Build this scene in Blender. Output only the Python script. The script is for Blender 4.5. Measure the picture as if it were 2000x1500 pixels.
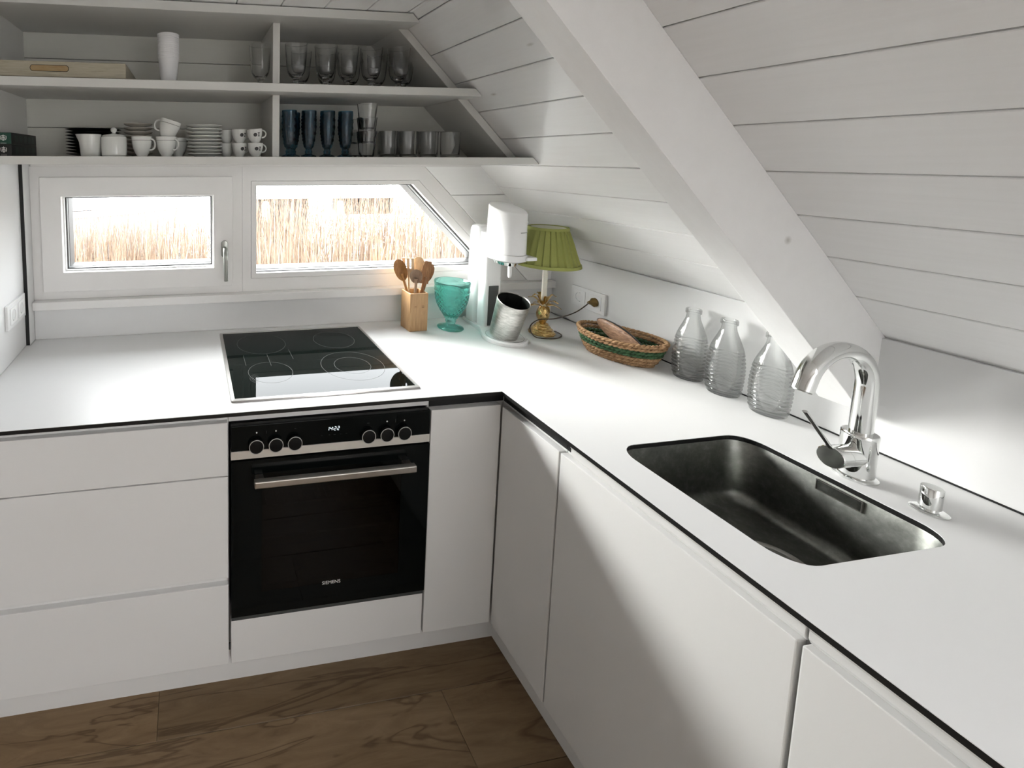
import bpy, bmesh, math, random
from mathutils import Vector, Matrix, Euler
random.seed(7)
sc = bpy.context.scene
COL = sc.collection
for o in list(bpy.data.objects):
    bpy.data.objects.remove(o)

# Heights below are measured from the worktop (z = 0); everything is lifted by LIFT at the end so the floor is z = 0.
LIFT = 0.8795

# ------------------------------------------------------------------ camera
cam_d = bpy.data.cameras.new('camera')
cam = bpy.data.objects.new('camera', cam_d)
COL.objects.link(cam)
sc.camera = cam
cam_d.sensor_fit = 'HORIZONTAL'
cam_d.sensor_width = 36.0
cam_d.lens = 895.2868 / 2000 * 36.0
cam_d.shift_x = (1000 - 504.6052) / 2000
cam_d.shift_y = -(750 - 392.8637) / 2000
cam_d.clip_start = 0.02
cam.matrix_world = (Matrix.Translation((-0.1039, -1.2079, 0.6999)) @ Matrix.Rotation(-0.1491, 4, 'Z')
                    @ Matrix.Rotation(1.476, 4, 'X') @ Matrix.Rotation(0.0026, 4, 'Z'))

sc.cycles.max_bounces = 10
sc.cycles.transmission_bounces = 10

# ------------------------------------------------------------------ daylight: a pale hazy sky
world = bpy.data.worlds.new('sky')
sc.world = world
world.use_nodes = True
wn = world.node_tree.nodes
bg = wn['Background']
# hazy daylight: physical sky, sun veiled (no disc) on the gable side
w_sky = wn.new('ShaderNodeTexSky')
w_sky.sky_type = 'NISHITA'
w_sky.sun_disc = False
w_sky.sun_elevation = math.radians(28)
w_sky.sun_rotation = math.radians(-42)
w_sky.air_density = 1.0
w_sky.dust_density = 5.0
w_sky.ozone_density = 1.5
# thin high cloud: washes the colour out of the sky and adds an even veil
w_hs = wn.new('ShaderNodeHueSaturation')
w_hs.inputs['Saturation'].default_value = 0.18
world.node_tree.links.new(w_sky.outputs['Color'], w_hs.inputs['Color'])
bg.inputs[1].default_value = 1.55
world.node_tree.links.new(w_hs.outputs['Color'], bg.inputs[0])
veil = wn.new('ShaderNodeBackground')
veil.inputs[0].default_value = (0.98, 0.98, 1.0, 1)
veil.inputs[1].default_value = 11.0
w_add = wn.new('ShaderNodeAddShader')
world.node_tree.links.new(bg.outputs[0], w_add.inputs[0])
world.node_tree.links.new(veil.outputs[0], w_add.inputs[1])
world.node_tree.links.new(w_add.outputs[0], wn['World Output'].inputs['Surface'])
sc.view_settings.view_transform = 'Standard'
sc.view_settings.look = 'None'
sc.view_settings.gamma = 1.0
sc.view_settings.use_curve_mapping = False
sc.view_settings.exposure = 0.12


def portal(name, loc, rot, sx, sy):
    ld = bpy.data.lights.new(name, 'AREA')
    ld.shape = 'RECTANGLE'
    ld.size = sx
    ld.size_y = sy
    ld.cycles.is_portal = True
    lo = bpy.data.objects.new(name, ld)
    lo.location = loc
    lo.rotation_euler = rot
    COL.objects.link(lo)


portal('daylight_portal_gable', (0.25, 0.78, 0.40), (math.radians(-90), 0, 0), 2.2, 0.62)
# roof window behind the camera, in the right-hand slope
RW_Y0, RW_Y1, RW_X0, RW_X1 = -3.25, -1.95, 0.844 - 0.0968, 0.844 + 0.0968 * 6
portal('daylight_portal_roof', ((RW_X0 + RW_X1) / 2 + 0.10, (RW_Y0 + RW_Y1) / 2, 1.8067 - (RW_X0 + RW_X1) / 2 + 0.10), (0, math.radians(45), 0), (RW_X1 - RW_X0) * 1.41, RW_Y1 - RW_Y0)


# ------------------------------------------------------------------ materials
def mat(name, col, rough=0.5, metal=0.0, spec=0.5, trans=0.0, ior=1.45, coat=0.0):
    m = bpy.data.materials.new(name)
    m.use_nodes = True
    b = m.node_tree.nodes['Principled BSDF']
    b.inputs['Base Color'].default_value = (*col, 1)
    b.inputs['Roughness'].default_value = rough
    b.inputs['Metallic'].default_value = metal
    b.inputs['Specular IOR Level'].default_value = spec
    b.inputs['Transmission Weight'].default_value = trans
    b.inputs['IOR'].default_value = ior
    b.inputs['Coat Weight'].default_value = coat
    return m


def nd(m, t, **kw):
    n = m.node_tree.nodes.new(t)
    for k, v in kw.items():
        setattr(n, k, v)
    return n


def lk(m, a, b):
    m.node_tree.links.new(a, b)


def coords(m, scale, kind='Object', rot=(0, 0, 0)):
    tc = nd(m, 'ShaderNodeTexCoord')
    mp = nd(m, 'ShaderNodeMapping')
    mp.inputs['Scale'].default_value = scale
    mp.inputs['Rotation'].default_value = rot
    lk(m, tc.outputs[kind], mp.inputs['Vector'])
    return mp.outputs['Vector']


def noise(m, vec, scale=5, detail=4, rough=0.5, dist=0.0):
    n = nd(m, 'ShaderNodeTexNoise')
    n.inputs['Scale'].default_value = scale
    n.inputs['Detail'].default_value = detail
    n.inputs['Roughness'].default_value = rough
    n.inputs['Distortion'].default_value = dist
    lk(m, vec, n.inputs['Vector'])
    return n.outputs['Fac']


def ramp(m, fac, stops):
    r = nd(m, 'ShaderNodeValToRGB')
    el = r.color_ramp.elements
    while len(el) < len(stops):
        el.new(0.5)
    for e, (p, c) in zip(el, stops):
        e.position = p
        e.color = (*c, 1)
    lk(m, fac, r.inputs['Fac'])
    return r.outputs['Color']


def mixc(m, a, b, fac, mode='MULTIPLY'):
    n = nd(m, 'ShaderNodeMix', data_type='RGBA', blend_type=mode)
    if isinstance(fac, (int, float)):
        n.inputs[0].default_value = fac
    else:
        lk(m, fac, n.inputs[0])
    for s, i in ((a, 6), (b, 7)):
        if isinstance(s, tuple):
            n.inputs[i].default_value = (*s, 1)
        else:
            lk(m, s, n.inputs[i])
    return n.outputs[2]


def base(m, c):
    lk(m, c, m.node_tree.nodes['Principled BSDF'].inputs['Base Color'])


def bump(m, h, strength=0.1, dist=0.002):
    b = nd(m, 'ShaderNodeBump')
    b.inputs['Strength'].default_value = strength
    b.inputs['Distance'].default_value = dist
    lk(m, h, b.inputs['Height'])
    lk(m, b.outputs['Normal'], m.node_tree.nodes['Principled BSDF'].inputs['Normal'])


def painted_boards(name, scale, tint=(1, 1, 1)):
    m = mat(name, (0.80, 0.79, 0.77), 0.42)
    oi = nd(m, 'ShaderNodeObjectInfo')
    tc = nd(m, 'ShaderNodeTexCoord')
    ad = nd(m, 'ShaderNodeVectorMath', operation='ADD')
    sc_ = nd(m, 'ShaderNodeVectorMath', operation='SCALE')
    cx = nd(m, 'ShaderNodeCombineXYZ')
    for i in range(3):
        lk(m, oi.outputs['Random'], cx.inputs[i])
    lk(m, cx.outputs[0], sc_.inputs[0])
    sc_.inputs['Scale'].default_value = 13.0
    lk(m, tc.outputs['Object'], ad.inputs[0])
    lk(m, sc_.outputs[0], ad.inputs[1])
    mp = nd(m, 'ShaderNodeMapping')
    mp.inputs['Scale'].default_value = scale
    lk(m, ad.outputs[0], mp.inputs['Vector'])
    g = noise(m, mp.outputs['Vector'], 6, 6, 0.65, 0.4)
    c1 = ramp(m, g, [(0.25, (0.905, 0.90, 0.892)), (0.6, (0.93, 0.926, 0.920)), (0.8, (0.938, 0.935, 0.93))])
    # a few knots and nail marks under the paint
    mp2 = nd(m, 'ShaderNodeMapping')
    mp2.inputs['Scale'].default_value = tuple(0.55 * s ** 0.35 for s in scale)
    lk(m, ad.outputs[0], mp2.inputs['Vector'])
    v = nd(m, 'ShaderNodeTexVoronoi')
    v.inputs['Scale'].default_value = 5.5
    lk(m, mp2.outputs['Vector'], v.inputs['Vector'])
    k = ramp(m, v.outputs['Distance'], [(0.0, (0.42, 0.40, 0.36)), (0.022, (0.7, 0.69, 0.66)), (0.05, (1, 1, 1))])
    base(m, mixc(m, mixc(m, c1, k, 0.75), tint, 1.0))
    bump(m, g, 0.04, 0.001)
    return m


M = {}
M['board_y'] = painted_boards('white_painted_board', (14, 0.9, 14))
M['board_x'] = painted_boards('white_painted_board_cross', (0.9, 14, 14))
M['board_grey'] = painted_boards('grey_painted_board', (0.9, 14, 14), (0.70, 0.70, 0.65))  # same painted boards, tinted darker and greyer
M['beam'] = painted_boards('white_painted_beam', (3, 9, 3))
M['wall'] = mat('white_wall_paint', (0.80, 0.795, 0.78), 0.5)
M['room'] = mat('room_wall_paint', (0.78, 0.77, 0.745), 0.7)
M['frame'] = mat('window_frame_paint', (0.80, 0.787, 0.775), 0.38)
M['lam'] = mat('white_laminate', (0.73, 0.73, 0.73), 0.42, spec=0.35)
n_ = noise(M['lam'], coords(M['lam'], (1, 1, 1)), 420, 2)
bump(M['lam'], n_, 0.04, 0.0005)
M['core'] = mat('black_laminate_core', (0.006, 0.006, 0.006), 0.45)
M['front'] = mat('satin_white_front', (0.75, 0.745, 0.735), 0.36, spec=0.5)
n_ = noise(M['front'], coords(M['front'], (1, 1, 0.18)), 160, 3)
bump(M['front'], n_, 0.06, 0.0006)
M['shelf'] = mat('shelf_white', (0.69, 0.687, 0.66), 0.42)
M['dark'] = mat('dark_recess', (0.004, 0.004, 0.004), 0.7)
M['steel'] = mat('brushed_steel', (0.62, 0.60, 0.57), 0.33, 1.0)
n_ = noise(M['steel'], coords(M['steel'], (2, 60, 60)), 30, 3)
bump(M['steel'], n_, 0.08, 0.0005)
M['hobframe'] = mat('hob_frame_steel', (0.40, 0.39, 0.375), 0.32, 1.0)
M['basin'] = mat('basin_steel', (0.20, 0.19, 0.175), 0.34, 1.0)
vb = coords(M['basin'], (1, 1, 1))
nb = noise(M['basin'], vb, 55, 6, 0.7)
base(M['basin'], ramp(M['basin'], nb, [(0.3, (0.145, 0.150, 0.138)), (0.55, (0.205, 0.21, 0.195)), (0.8, (0.31, 0.32, 0.30))]))
rr = nd(M['basin'], 'ShaderNodeMapRange')
rr.inputs['To Min'].default_value = 0.24
rr.inputs['To Max'].default_value = 0.48
lk(M['basin'], nb, rr.inputs['Value'])
lk(M['basin'], rr.outputs[0], M['basin'].node_tree.nodes['Principled BSDF'].inputs['Roughness'])
M['chrome'] = mat('chrome', (0.78, 0.79, 0.78), 0.06, 1.0)
M['blackglass'] = mat('black_glass', (0.003, 0.004, 0.004), 0.06, spec=0.16)
M['hobglass'] = mat('hob_glass', (0.003, 0.006, 0.005), 0.02, spec=0.12)
M['blackplastic'] = mat('black_plastic', (0.004, 0.004, 0.004), 0.5, spec=0.2)
M['silver'] = mat('silver_trim', (0.55, 0.55, 0.53), 0.4, 0.3)
M['band'] = mat('satin_steel_band', (0.80, 0.78, 0.74), 0.5, 0.9)
M['enamel'] = mat('oven_enamel', (0.02, 0.02, 0.02), 0.4)
M['print'] = mat('pale_print', (0.62, 0.62, 0.60), 0.5)
M['ring'] = mat('hob_marking', (0.045, 0.05, 0.048), 0.5)
M['led'] = mat('clock_digits', (0.9, 0.95, 1.0), 0.5)
bb = M['led'].node_tree.nodes['Principled BSDF']
bb.inputs['Emission Color'].default_value = (0.85, 0.95, 1, 1)
bb.inputs['Emission Strength'].default_value = 0.8
M['plastic'] = mat('white_plastic', (0.80, 0.80, 0.80), 0.22)
M['plastic2'] = mat('white_matt_plastic', (0.78, 0.78, 0.78), 0.4)
M['sockshade'] = mat('socket_shade_grey', (0.36, 0.36, 0.35), 0.4)
M['greyp'] = mat('grey_plastic', (0.055, 0.06, 0.06), 0.35)
M['clad'] = mat('dark_grey_cladding', (0.035, 0.036, 0.036), 0.5)
M['seal'] = mat('grey_spacer', (0.16, 0.165, 0.165), 0.4)
M['gasket'] = mat('black_gasket', (0.01, 0.01, 0.01), 0.5)
M['satin'] = mat('satin_metal', (0.30, 0.31, 0.29), 0.30, 1.0)
M['tin'] = mat('worn_steel', (0.58, 0.57, 0.54), 0.30, 1.0)
nt = noise(M['tin'], coords(M['tin'], (6, 6, 22)), 8, 5, 0.7)
base(M['tin'], ramp(M['tin'], nt, [(0.3, (0.36, 0.355, 0.33)), (0.6, (0.60, 0.59, 0.56)), (0.8, (0.72, 0.71, 0.68))]))
M['tinin'] = mat('dark_inside', (0.012, 0.014, 0.013), 0.25)
M['porc'] = mat('white_porcelain', (0.74, 0.75, 0.72), 0.10)
M['cream'] = mat('cream_porcelain', (0.60, 0.57, 0.50), 0.15)
M['slate'] = mat('black_stoneware', (0.018, 0.022, 0.024), 0.22)
M['paper'] = mat('white_plastic_cup', (0.86, 0.86, 0.87), 0.35)
M['line'] = mat('dark_decoration', (0.03, 0.028, 0.028), 0.4)
M['brass'] = mat('brass', (0.60, 0.42, 0.18), 0.20, 1.0)
M['candle'] = mat('ivory_tube', (0.82, 0.79, 0.70), 0.35)
M['cord'] = mat('brown_cord', (0.055, 0.04, 0.025), 0.4)
M['plug'] = mat('gold_brown_plug', (0.20, 0.13, 0.04), 0.25, 0.3)
M['card'] = mat('black_card', (0.012, 0.014, 0.013), 0.4)
M['cardprint'] = mat('dark_green_print', (0.02, 0.035, 0.03), 0.4)
M['green'] = mat('green_card', (0.008, 0.055, 0.035), 0.4)
M['white'] = mat('white_print', (0.75, 0.75, 0.72), 0.5)


def glassmat(name, col, rough=0.0, ior=1.45):
    return mat(name, col, rough, trans=1.0, ior=ior)




def thin_glass(name, tint, body, share):
    """blown glass: part refracting body, part clear thin wall that lets light straight through"""
    m = bpy.data.materials.new(name)
    m.use_nodes = True
    nt = m.node_tree
    nt.nodes.clear()
    out = nt.nodes.new('ShaderNodeOutputMaterial')
    mx = nt.nodes.new('ShaderNodeMixShader')
    mx2 = nt.nodes.new('ShaderNodeMixShader')
    tr = nt.nodes.new('ShaderNodeBsdfTransparent')
    gl = nt.nodes.new('ShaderNodeBsdfGlossy')
    rf_ = nt.nodes.new('ShaderNodeBsdfGlass')
    fr = nt.nodes.new('ShaderNodeFresnel')
    geo = nt.nodes.new('ShaderNodeNewGeometry')
    mr = nt.nodes.new('ShaderNodeMapRange')
    mr.inputs['To Min'].default_value = 1.17
    mr.inputs['To Max'].default_value = 1 / 1.17
    nt.links.new(geo.outputs['Backfacing'], mr.inputs['Value'])
    nt.links.new(mr.outputs[0], fr.inputs[0])
    tr.inputs[0].default_value = (*tint, 1)
    rf_.inputs['Color'].default_value = (*body, 1)
    rf_.inputs['Roughness'].default_value = 0.0
    rf_.inputs['IOR'].default_value = 1.45
    gl.inputs['Roughness'].default_value = 0.02
    nt.links.new(fr.outputs[0], mx.inputs[0])
    nt.links.new(tr.outputs[0], mx.inputs[1])
    nt.links.new(gl.outputs[0], mx.inputs[2])
    mx2.inputs[0].default_value = share
    nt.links.new(mx.outputs[0], mx2.inputs[1])
    nt.links.new(rf_.outputs[0], mx2.inputs[2])
    nt.links.new(mx2.outputs[0], out.inputs[0])
    return m


M['glass'] = glassmat('clear_glass', (0.995, 1.0, 0.998))
M['bottle'] = thin_glass('bottle_glass', (0.995, 0.998, 0.997), (0.995, 1.0, 0.998), 0.5)
M['blue'] = glassmat('blue_glass', (0.085, 0.28, 0.40))
M['turq'] = thin_glass('turquoise_glass', (0.78, 0.99, 0.965), (0.70, 0.985, 0.95), 0.8)


def pane_mat(name, tint, refl=1.0):
    m = bpy.data.materials.new(name)
    m.use_nodes = True
    nt = m.node_tree
    nt.nodes.clear()
    out = nt.nodes.new('ShaderNodeOutputMaterial')
    mx = nt.nodes.new('ShaderNodeMixShader')
    tr = nt.nodes.new('ShaderNodeBsdfTransparent')
    gl = nt.nodes.new('ShaderNodeBsdfGlossy')
    fr = nt.nodes.new('ShaderNodeFresnel')
    tr.inputs[0].default_value = (*tint, 1)
    gl.inputs['Roughness'].default_value = 0.0
    # the pane is a slab: use the same outside index on both of its faces
    geo = nt.nodes.new('ShaderNodeNewGeometry')
    mr = nt.nodes.new('ShaderNodeMapRange')
    mr.inputs['To Min'].default_value = 1.45
    mr.inputs['To Max'].default_value = 1 / 1.45
    nt.links.new(geo.outputs['Backfacing'], mr.inputs['Value'])
    nt.links.new(mr.outputs[0], fr.inputs[0])
    nt.links.new(fr.outputs[0], mx.inputs[0])
    nt.links.new(tr.outputs[0], mx.inputs[1])
    nt.links.new(gl.outputs[0], mx.inputs[2])
    nt.links.new(mx.outputs[0], out.inputs[0])
    return m


M['pane'] = pane_mat('window_glass', (0.97, 0.985, 0.98))
M['ovenpane'] = pane_mat('oven_window_glass', (0.16, 0.17, 0.165))


def wood(name, c0, c1, c2, scale, rough=0.5, nscale=5):
    m = mat(name, c1, rough)
    g = noise(m, coords(m, scale), nscale, 6, 0.62, 0.6)
    base(m, ramp(m, g, [(0.28, c0), (0.5, c1), (0.72, c2)]))
    bump(m, g, 0.15, 0.001)
    return m


M['bamboo'] = wood('bamboo', (0.33, 0.185, 0.085), (0.43, 0.26, 0.125), (0.50, 0.32, 0.165), (40, 40, 3), 0.45)
M['spoon_o'] = wood('olive_wood', (0.26, 0.115, 0.032), (0.36, 0.165, 0.048), (0.44, 0.22, 0.075), (30, 30, 6), 0.4)
M['spoon_l'] = wood('beech_wood', (0.62, 0.43, 0.25), (0.72, 0.53, 0.33), (0.78, 0.60, 0.40), (30, 30, 6), 0.5)
M['spoon_g'] = wood('weathered_wood', (0.22, 0.135, 0.085), (0.29, 0.19, 0.125), (0.35, 0.24, 0.165), (30, 30, 6), 0.5)
M['spoon_d'] = wood('dark_wood', (0.10, 0.036, 0.011), (0.24, 0.10, 0.033), (0.36, 0.18, 0.07), (45, 45, 4), 0.4)
M['ply'] = wood('pale_plywood', (0.33, 0.30, 0.22), (0.42, 0.38, 0.29), (0.48, 0.44, 0.35), (3, 30, 30), 0.5)
M['oak'] = wood('oak_slot', (0.30, 0.19, 0.085), (0.38, 0.26, 0.125), (0.42, 0.31, 0.17), (6, 30, 30), 0.5)
M['block'] = wood('reddish_wood', (0.10, 0.05, 0.028), (0.25, 0.145, 0.09), (0.38, 0.24, 0.16), (40, 9, 40), 0.5)
M['blackwood'] = mat('black_wood', (0.012, 0.011, 0.010), 0.4)


def rope(name, c0, c1):
    m = mat(name, c1, 0.8)
    g = noise(m, coords(m, (1, 1, 1)), 90, 3, 0.6)
    base(m, ramp(m, g, [(0.3, c0), (0.65, c1)]))
    bump(m, g, 0.5, 0.002)
    return m


M['rope'] = rope('seagrass_rope', (0.20, 0.105, 0.045), (0.44, 0.27, 0.145))
M['ropeg'] = rope('green_dyed_rope', (0.012, 0.04, 0.015), (0.06, 0.14, 0.06))
M['shade'] = mat('green_pleated_fabric', (0.30, 0.32, 0.09), 0.75)
sb = M['shade'].node_tree.nodes['Principled BSDF']
sb.inputs['Subsurface Weight'].default_value = 0.0
nsh = noise(M['shade'], coords(M['shade'], (60, 60, 8)), 20, 3)
bump(M['shade'], nsh, 0.15, 0.001)
M['shadein'] = mat('pale_lining', (0.70, 0.68, 0.58), 0.8)

# oak-look floor: grain along X, dark cracks, tone per plank
fm = mat('brown_oak_plank', (0.16, 0.10, 0.06), 0.45)
oi = nd(fm, 'ShaderNodeObjectInfo')
tc = nd(fm, 'ShaderNodeTexCoord')
cx = nd(fm, 'ShaderNodeCombineXYZ')
for i_ in range(3):
    lk(fm, oi.outputs['Random'], cx.inputs[i_])
s1 = nd(fm, 'ShaderNodeVectorMath', operation='SCALE')
s1.inputs['Scale'].default_value = 17
lk(fm, cx.outputs[0], s1.inputs[0])
a1 = nd(fm, 'ShaderNodeVectorMath', operation='ADD')
lk(fm, tc.outputs['Object'], a1.inputs[0])
lk(fm, s1.outputs[0], a1.inputs[1])
mp1 = nd(fm, 'ShaderNodeMapping')
mp1.inputs['Scale'].default_value = (1.5, 11, 11)
lk(fm, a1.outputs[0], mp1.inputs['Vector'])
g1 = noise(fm, mp1.outputs['Vector'], 2.6, 8, 0.68, 1.2)
c1 = ramp(fm, g1, [(0.22, (0.10, 0.062, 0.030)), (0.42, (0.175, 0.115, 0.060)), (0.6, (0.215, 0.147, 0.080)), (0.8, (0.26, 0.185, 0.110))])
mp2 = nd(fm, 'ShaderNodeMapping')
mp2.inputs['Scale'].default_value = (0.55, 5.0, 5.0)
lk(fm, a1.outputs[0], mp2.inputs['Vector'])
g2 = noise(fm, mp2.outputs['Vector'], 1.6, 4, 0.55, 0.9)
crack = ramp(fm, g2, [(0.480, (1, 1, 1)), (0.498, (0.42, 0.36, 0.30)), (0.503, (0.36, 0.30, 0.25)), (0.515, (1, 1, 1))])
tone = ramp(fm, oi.outputs['Random'], [(0.0, (0.82, 0.80, 0.78)), (1.0, (1.05, 1.02, 1.0))])
base(fm, mixc(fm, mixc(fm, c1, crack, 0.75), tone, 1.0))
bump(fm, g1, 0.2, 0.002)
M['floor'] = fm

rm = mat('dry_reed', (0.7, 0.5, 0.32), 0.7)
vr = coords(rm, (1, 1, 0.02))
gr = noise(rm, vr, 60, 2, 0.5)
base(rm, ramp(rm, gr, [(0.3, (0.07, 0.042, 0.025)), (0.5, (0.155, 0.103, 0.068)), (0.7, (0.26, 0.205, 0.150))]))
M['reed'] = rm
M['bank'] = mat('pale_bank', (0.30, 0.26, 0.23), 0.8)
M['boat'] = mat('white_gelcoat', (0.36, 0.36, 0.37), 0.3)
M['deck'] = mat('bounce_deck_pale', (0.80, 0.79, 0.77), 0.6)
lakem = mat('lake_water', (0.10, 0.12, 0.12), 0.10, spec=0.5, ior=1.33)
bump(lakem, noise(lakem, coords(lakem, (1, 2.2, 1)), 2.5, 3, 0.55), 0.35, 0.05)
M['lake'] = lakem
M['boatline'] = mat('grey_boat_line', (0.25, 0.25, 0.27), 0.4)
M['jettydark'] = mat('matt_dark', (0.012, 0.010, 0.009), 0.8)
M['bluegrey'] = mat('blue_grey_cover', (0.22, 0.28, 0.36), 0.6)


# ------------------------------------------------------------------ mesh helpers
class G:
    def __init__(self):
        self.v = []
        self.f = []

    def add(self, vs, fs):
        n = len(self.v)
        self.v += [tuple(p) for p in vs]
        self.f += [tuple(i + n for i in f) for f in fs]
        return self

    def box(self, x0, x1, y0, y1, z0, z1):
        return self.add([(x0, y0, z0), (x1, y0, z0), (x1, y1, z0), (x0, y1, z0), (x0, y0, z1), (x1, y0, z1), (x1, y1, z1), (x0, y1, z1)],
                        [(0, 3, 2, 1), (4, 5, 6, 7), (0, 1, 5, 4), (1, 2, 6, 5), (2, 3, 7, 6), (3, 0, 4, 7)])

    def prism(self, poly, axis, a, b):
        n = len(poly)

        def P(p, t):
            return {'y': (p[0], t, p[1]), 'z': (p[0], p[1], t), 'x': (t, p[0], p[1])}[axis]
        vs = [P(p, a) for p in poly] + [P(p, b) for p in poly]
        fs = [tuple(range(n)), tuple(range(2 * n - 1, n - 1, -1))]
        for i in range(n):
            j = (i + 1) % n
            fs.append((i, n + i, n + j, j))
        return self.add(vs, fs)

    def lathe(self, prof, n=32, c=(0, 0, 0), sx=1.0, sy=1.0, rfun=None, close=False):
        vs = []
        for k, (r, z) in enumerate(prof):
            for i in range(n):
                a = 2 * math.pi * i / n
                rr_ = r * (rfun(a, z, k) if rfun else 1.0)
                vs.append((c[0] + rr_ * sx * math.cos(a), c[1] + rr_ * sy * math.sin(a), c[2] + z))
        fs = []
        m_ = len(prof)
        for k in range(m_ - 1 + (1 if close else 0)):
            k2 = (k + 1) % m_
            for i in range(n):
                j = (i + 1) % n
                fs.append((k * n + i, k * n + j, k2 * n + j, k2 * n + i))
        if not close:
            if prof[0][0] > 1e-6:
                fs.append(tuple(range(n - 1, -1, -1)))
            if prof[-1][0] > 1e-6:
                fs.append(tuple((m_ - 1) * n + i for i in range(n)))
        return self.add(vs, fs)

    def tube(self, pts, r, n=10, caps=True, flat=1.0):
        pts = [Vector(p) for p in pts]
        rs = r if isinstance(r, (list, tuple)) else [r] * len(pts)
        vs = []
        up = Vector((0.13, 0.21, 0.97))
        prev = None
        for k, p in enumerate(pts):
            t = (pts[min(k + 1, len(pts) - 1)] - pts[max(k - 1, 0)]).normalized()
            if prev is None:
                a = t.cross(up)
                if a.length < 1e-3:
                    a = t.cross(Vector((1, 0, 0)))
                a.normalize()
            else:
                a = (prev - t * prev.dot(t)).normalized()
            prev = a
            b = t.cross(a)
            for i in range(n):
                an = 2 * math.pi * i / n
                vs.append(p + (a * math.cos(an) + b * (math.sin(an) * flat)) * rs[k])
        fs = []
        for k in range(len(pts) - 1):
            for i in range(n):
                j = (i + 1) % n
                fs.append((k * n + i, k * n + j, (k + 1) * n + j, (k + 1) * n + i))
        if caps:
            fs.append(tuple(range(n - 1, -1, -1)))
            fs.append(tuple((len(pts) - 1) * n + i for i in range(n)))
        return self.add(vs, fs)

    def loft(self, loops, caps=(True, True)):
        n = len(loops[0])
        vs = [p for l in loops for p in l]
        fs = []
        for k in range(len(loops) - 1):
            for i in range(n):
                j = (i + 1) % n
                fs.append((k * n + i, k * n + j, (k + 1) * n + j, (k + 1) * n + i))
        if caps[0]:
            fs.append(tuple(range(n - 1, -1, -1)))
        if caps[1]:
            fs.append(tuple((len(loops) - 1) * n + i for i in range(n)))
        return self.add(vs, fs)

    def build(self, name, m, parent=None, smooth=None, bevel=0.0, seg=2, local=False, kind=None):
        """verts are in scene coordinates unless local; parents carry a plain offset."""
        off = Vector((0, 0, 0))
        if parent is not None and not local:
            off = woff(parent)
        me = bpy.data.meshes.new(name)
        me.from_pydata([(p[0] - off.x, p[1] - off.y, p[2] - off.z) for p in self.v], [], self.f)
        b = bmesh.new()
        b.from_mesh(me)
        bmesh.ops.recalc_face_normals(b, faces=b.faces)
        if bevel:
            es = [e for e in b.edges if len(e.link_faces) == 2 and e.calc_face_angle(0) > 0.6]
            bmesh.ops.bevel(b, geom=es, offset=bevel, segments=seg, affect='EDGES', profile=0.6, clamp_overlap=True)
        b.to_mesh(me)
        b.free()
        if smooth is not None:
            me.shade_smooth()
            me.set_sharp_from_angle(angle=math.radians(smooth))
        me.materials.append(m if not isinstance(m, str) else M[m])
        o = bpy.data.objects.new(name, me)
        COL.objects.link(o)
        if parent is not None:
            o.parent = parent
        if kind:
            o['kind'] = kind
        return o


def woff(o):
    v = Vector((0, 0, 0))
    while o is not None:
        v += o.location
        o = o.parent
    return v


def tag(o, label, cat, group=None, kind=None):
    o['label'] = label
    o['category'] = cat
    if group:
        o['group'] = group
    if kind:
        o['kind'] = kind
    return o


def thing(name, label, cat, loc, group=None, rotz=0.0):
    o = bpy.data.objects.new(name, None)
    o.empty_display_size = 0.05
    o.location = loc
    o.rotation_euler = (0, 0, rotz)
    COL.objects.link(o)
    return tag(o, label, cat, group)


def structure(o, label=None):
    o['kind'] = 'structure'
    if label:
        o['label'] = label
    return o


def sroot(name, loc=(0, 0, 0), label=None):
    o = bpy.data.objects.new(name, None)
    o.empty_display_size = 0.05
    o.location = loc
    COL.objects.link(o)
    return structure(o, label)


def copy_tree(src, loc, label, group=None, rotz=None, parent=None):
    c = src.copy()
    COL.objects.link(c)
    c.location = loc
    c['label'] = label
    if group:
        c['group'] = group
    if rotz is not None:
        c.rotation_euler = (0, 0, rotz)
    for ch in src.children:
        d = ch.copy()
        COL.objects.link(d)
        d.parent = c
        for gch in ch.children:
            e = gch.copy()
            COL.objects.link(e)
            e.parent = d
    return c


def rrect(x0, x1, y0, y1, r, z, n=8):
    out = []
    for cx_, cy_, a0 in ((x1 - r, y1 - r, 0), (x0 + r, y1 - r, 90), (x0 + r, y0 + r, 180), (x1 - r, y0 + r, 270)):
        for i in range(n + 1):
            a = math.radians(a0 + 90 * i / n)
            out.append((cx_ + r * math.cos(a), cy_ + r * math.sin(a), z))
    return out


def plate(outer, holes, z0, z1):
    """flat plate with holes, outer and holes are 2D loops"""
    b = bmesh.new()
    es = []
    for lp in [outer] + holes:
        vs = [b.verts.new((p[0], p[1], z1)) for p in lp]
        for i in range(len(vs)):
            es.append(b.edges.new((vs[i], vs[(i + 1) % len(vs)])))
    bmesh.ops.triangle_fill(b, use_beauty=True, use_dissolve=False, edges=es, normal=(0, 0, 1))
    b.verts.index_update()
    g = G()
    top = [tuple(v.co) for v in b.verts]
    fs = [tuple(v.index for v in f.verts) for f in b.faces]
    n = len(top)
    g.v = top + [(p[0], p[1], z0) for p in top]
    g.f = fs + [tuple(i + n for i in reversed(f)) for f in fs]
    k = 0
    for lp in [outer] + holes:
        m_ = len(lp)
        for i in range(m_):
            j = (i + 1) % m_
            g.f.append((k + i, k + j, n + k + j, n + k + i))
        k += m_
    b.free()
    return g


# ================================================================== THE ROOM
S = 1.8067          # roof slope: x + z = S
ZC = 1.177          # flat ceiling
YB = 0.593          # boarded gable behind the shelves
YF = -0.8795        # floor level
YREAR = -3.4
XL = -2.4

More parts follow.
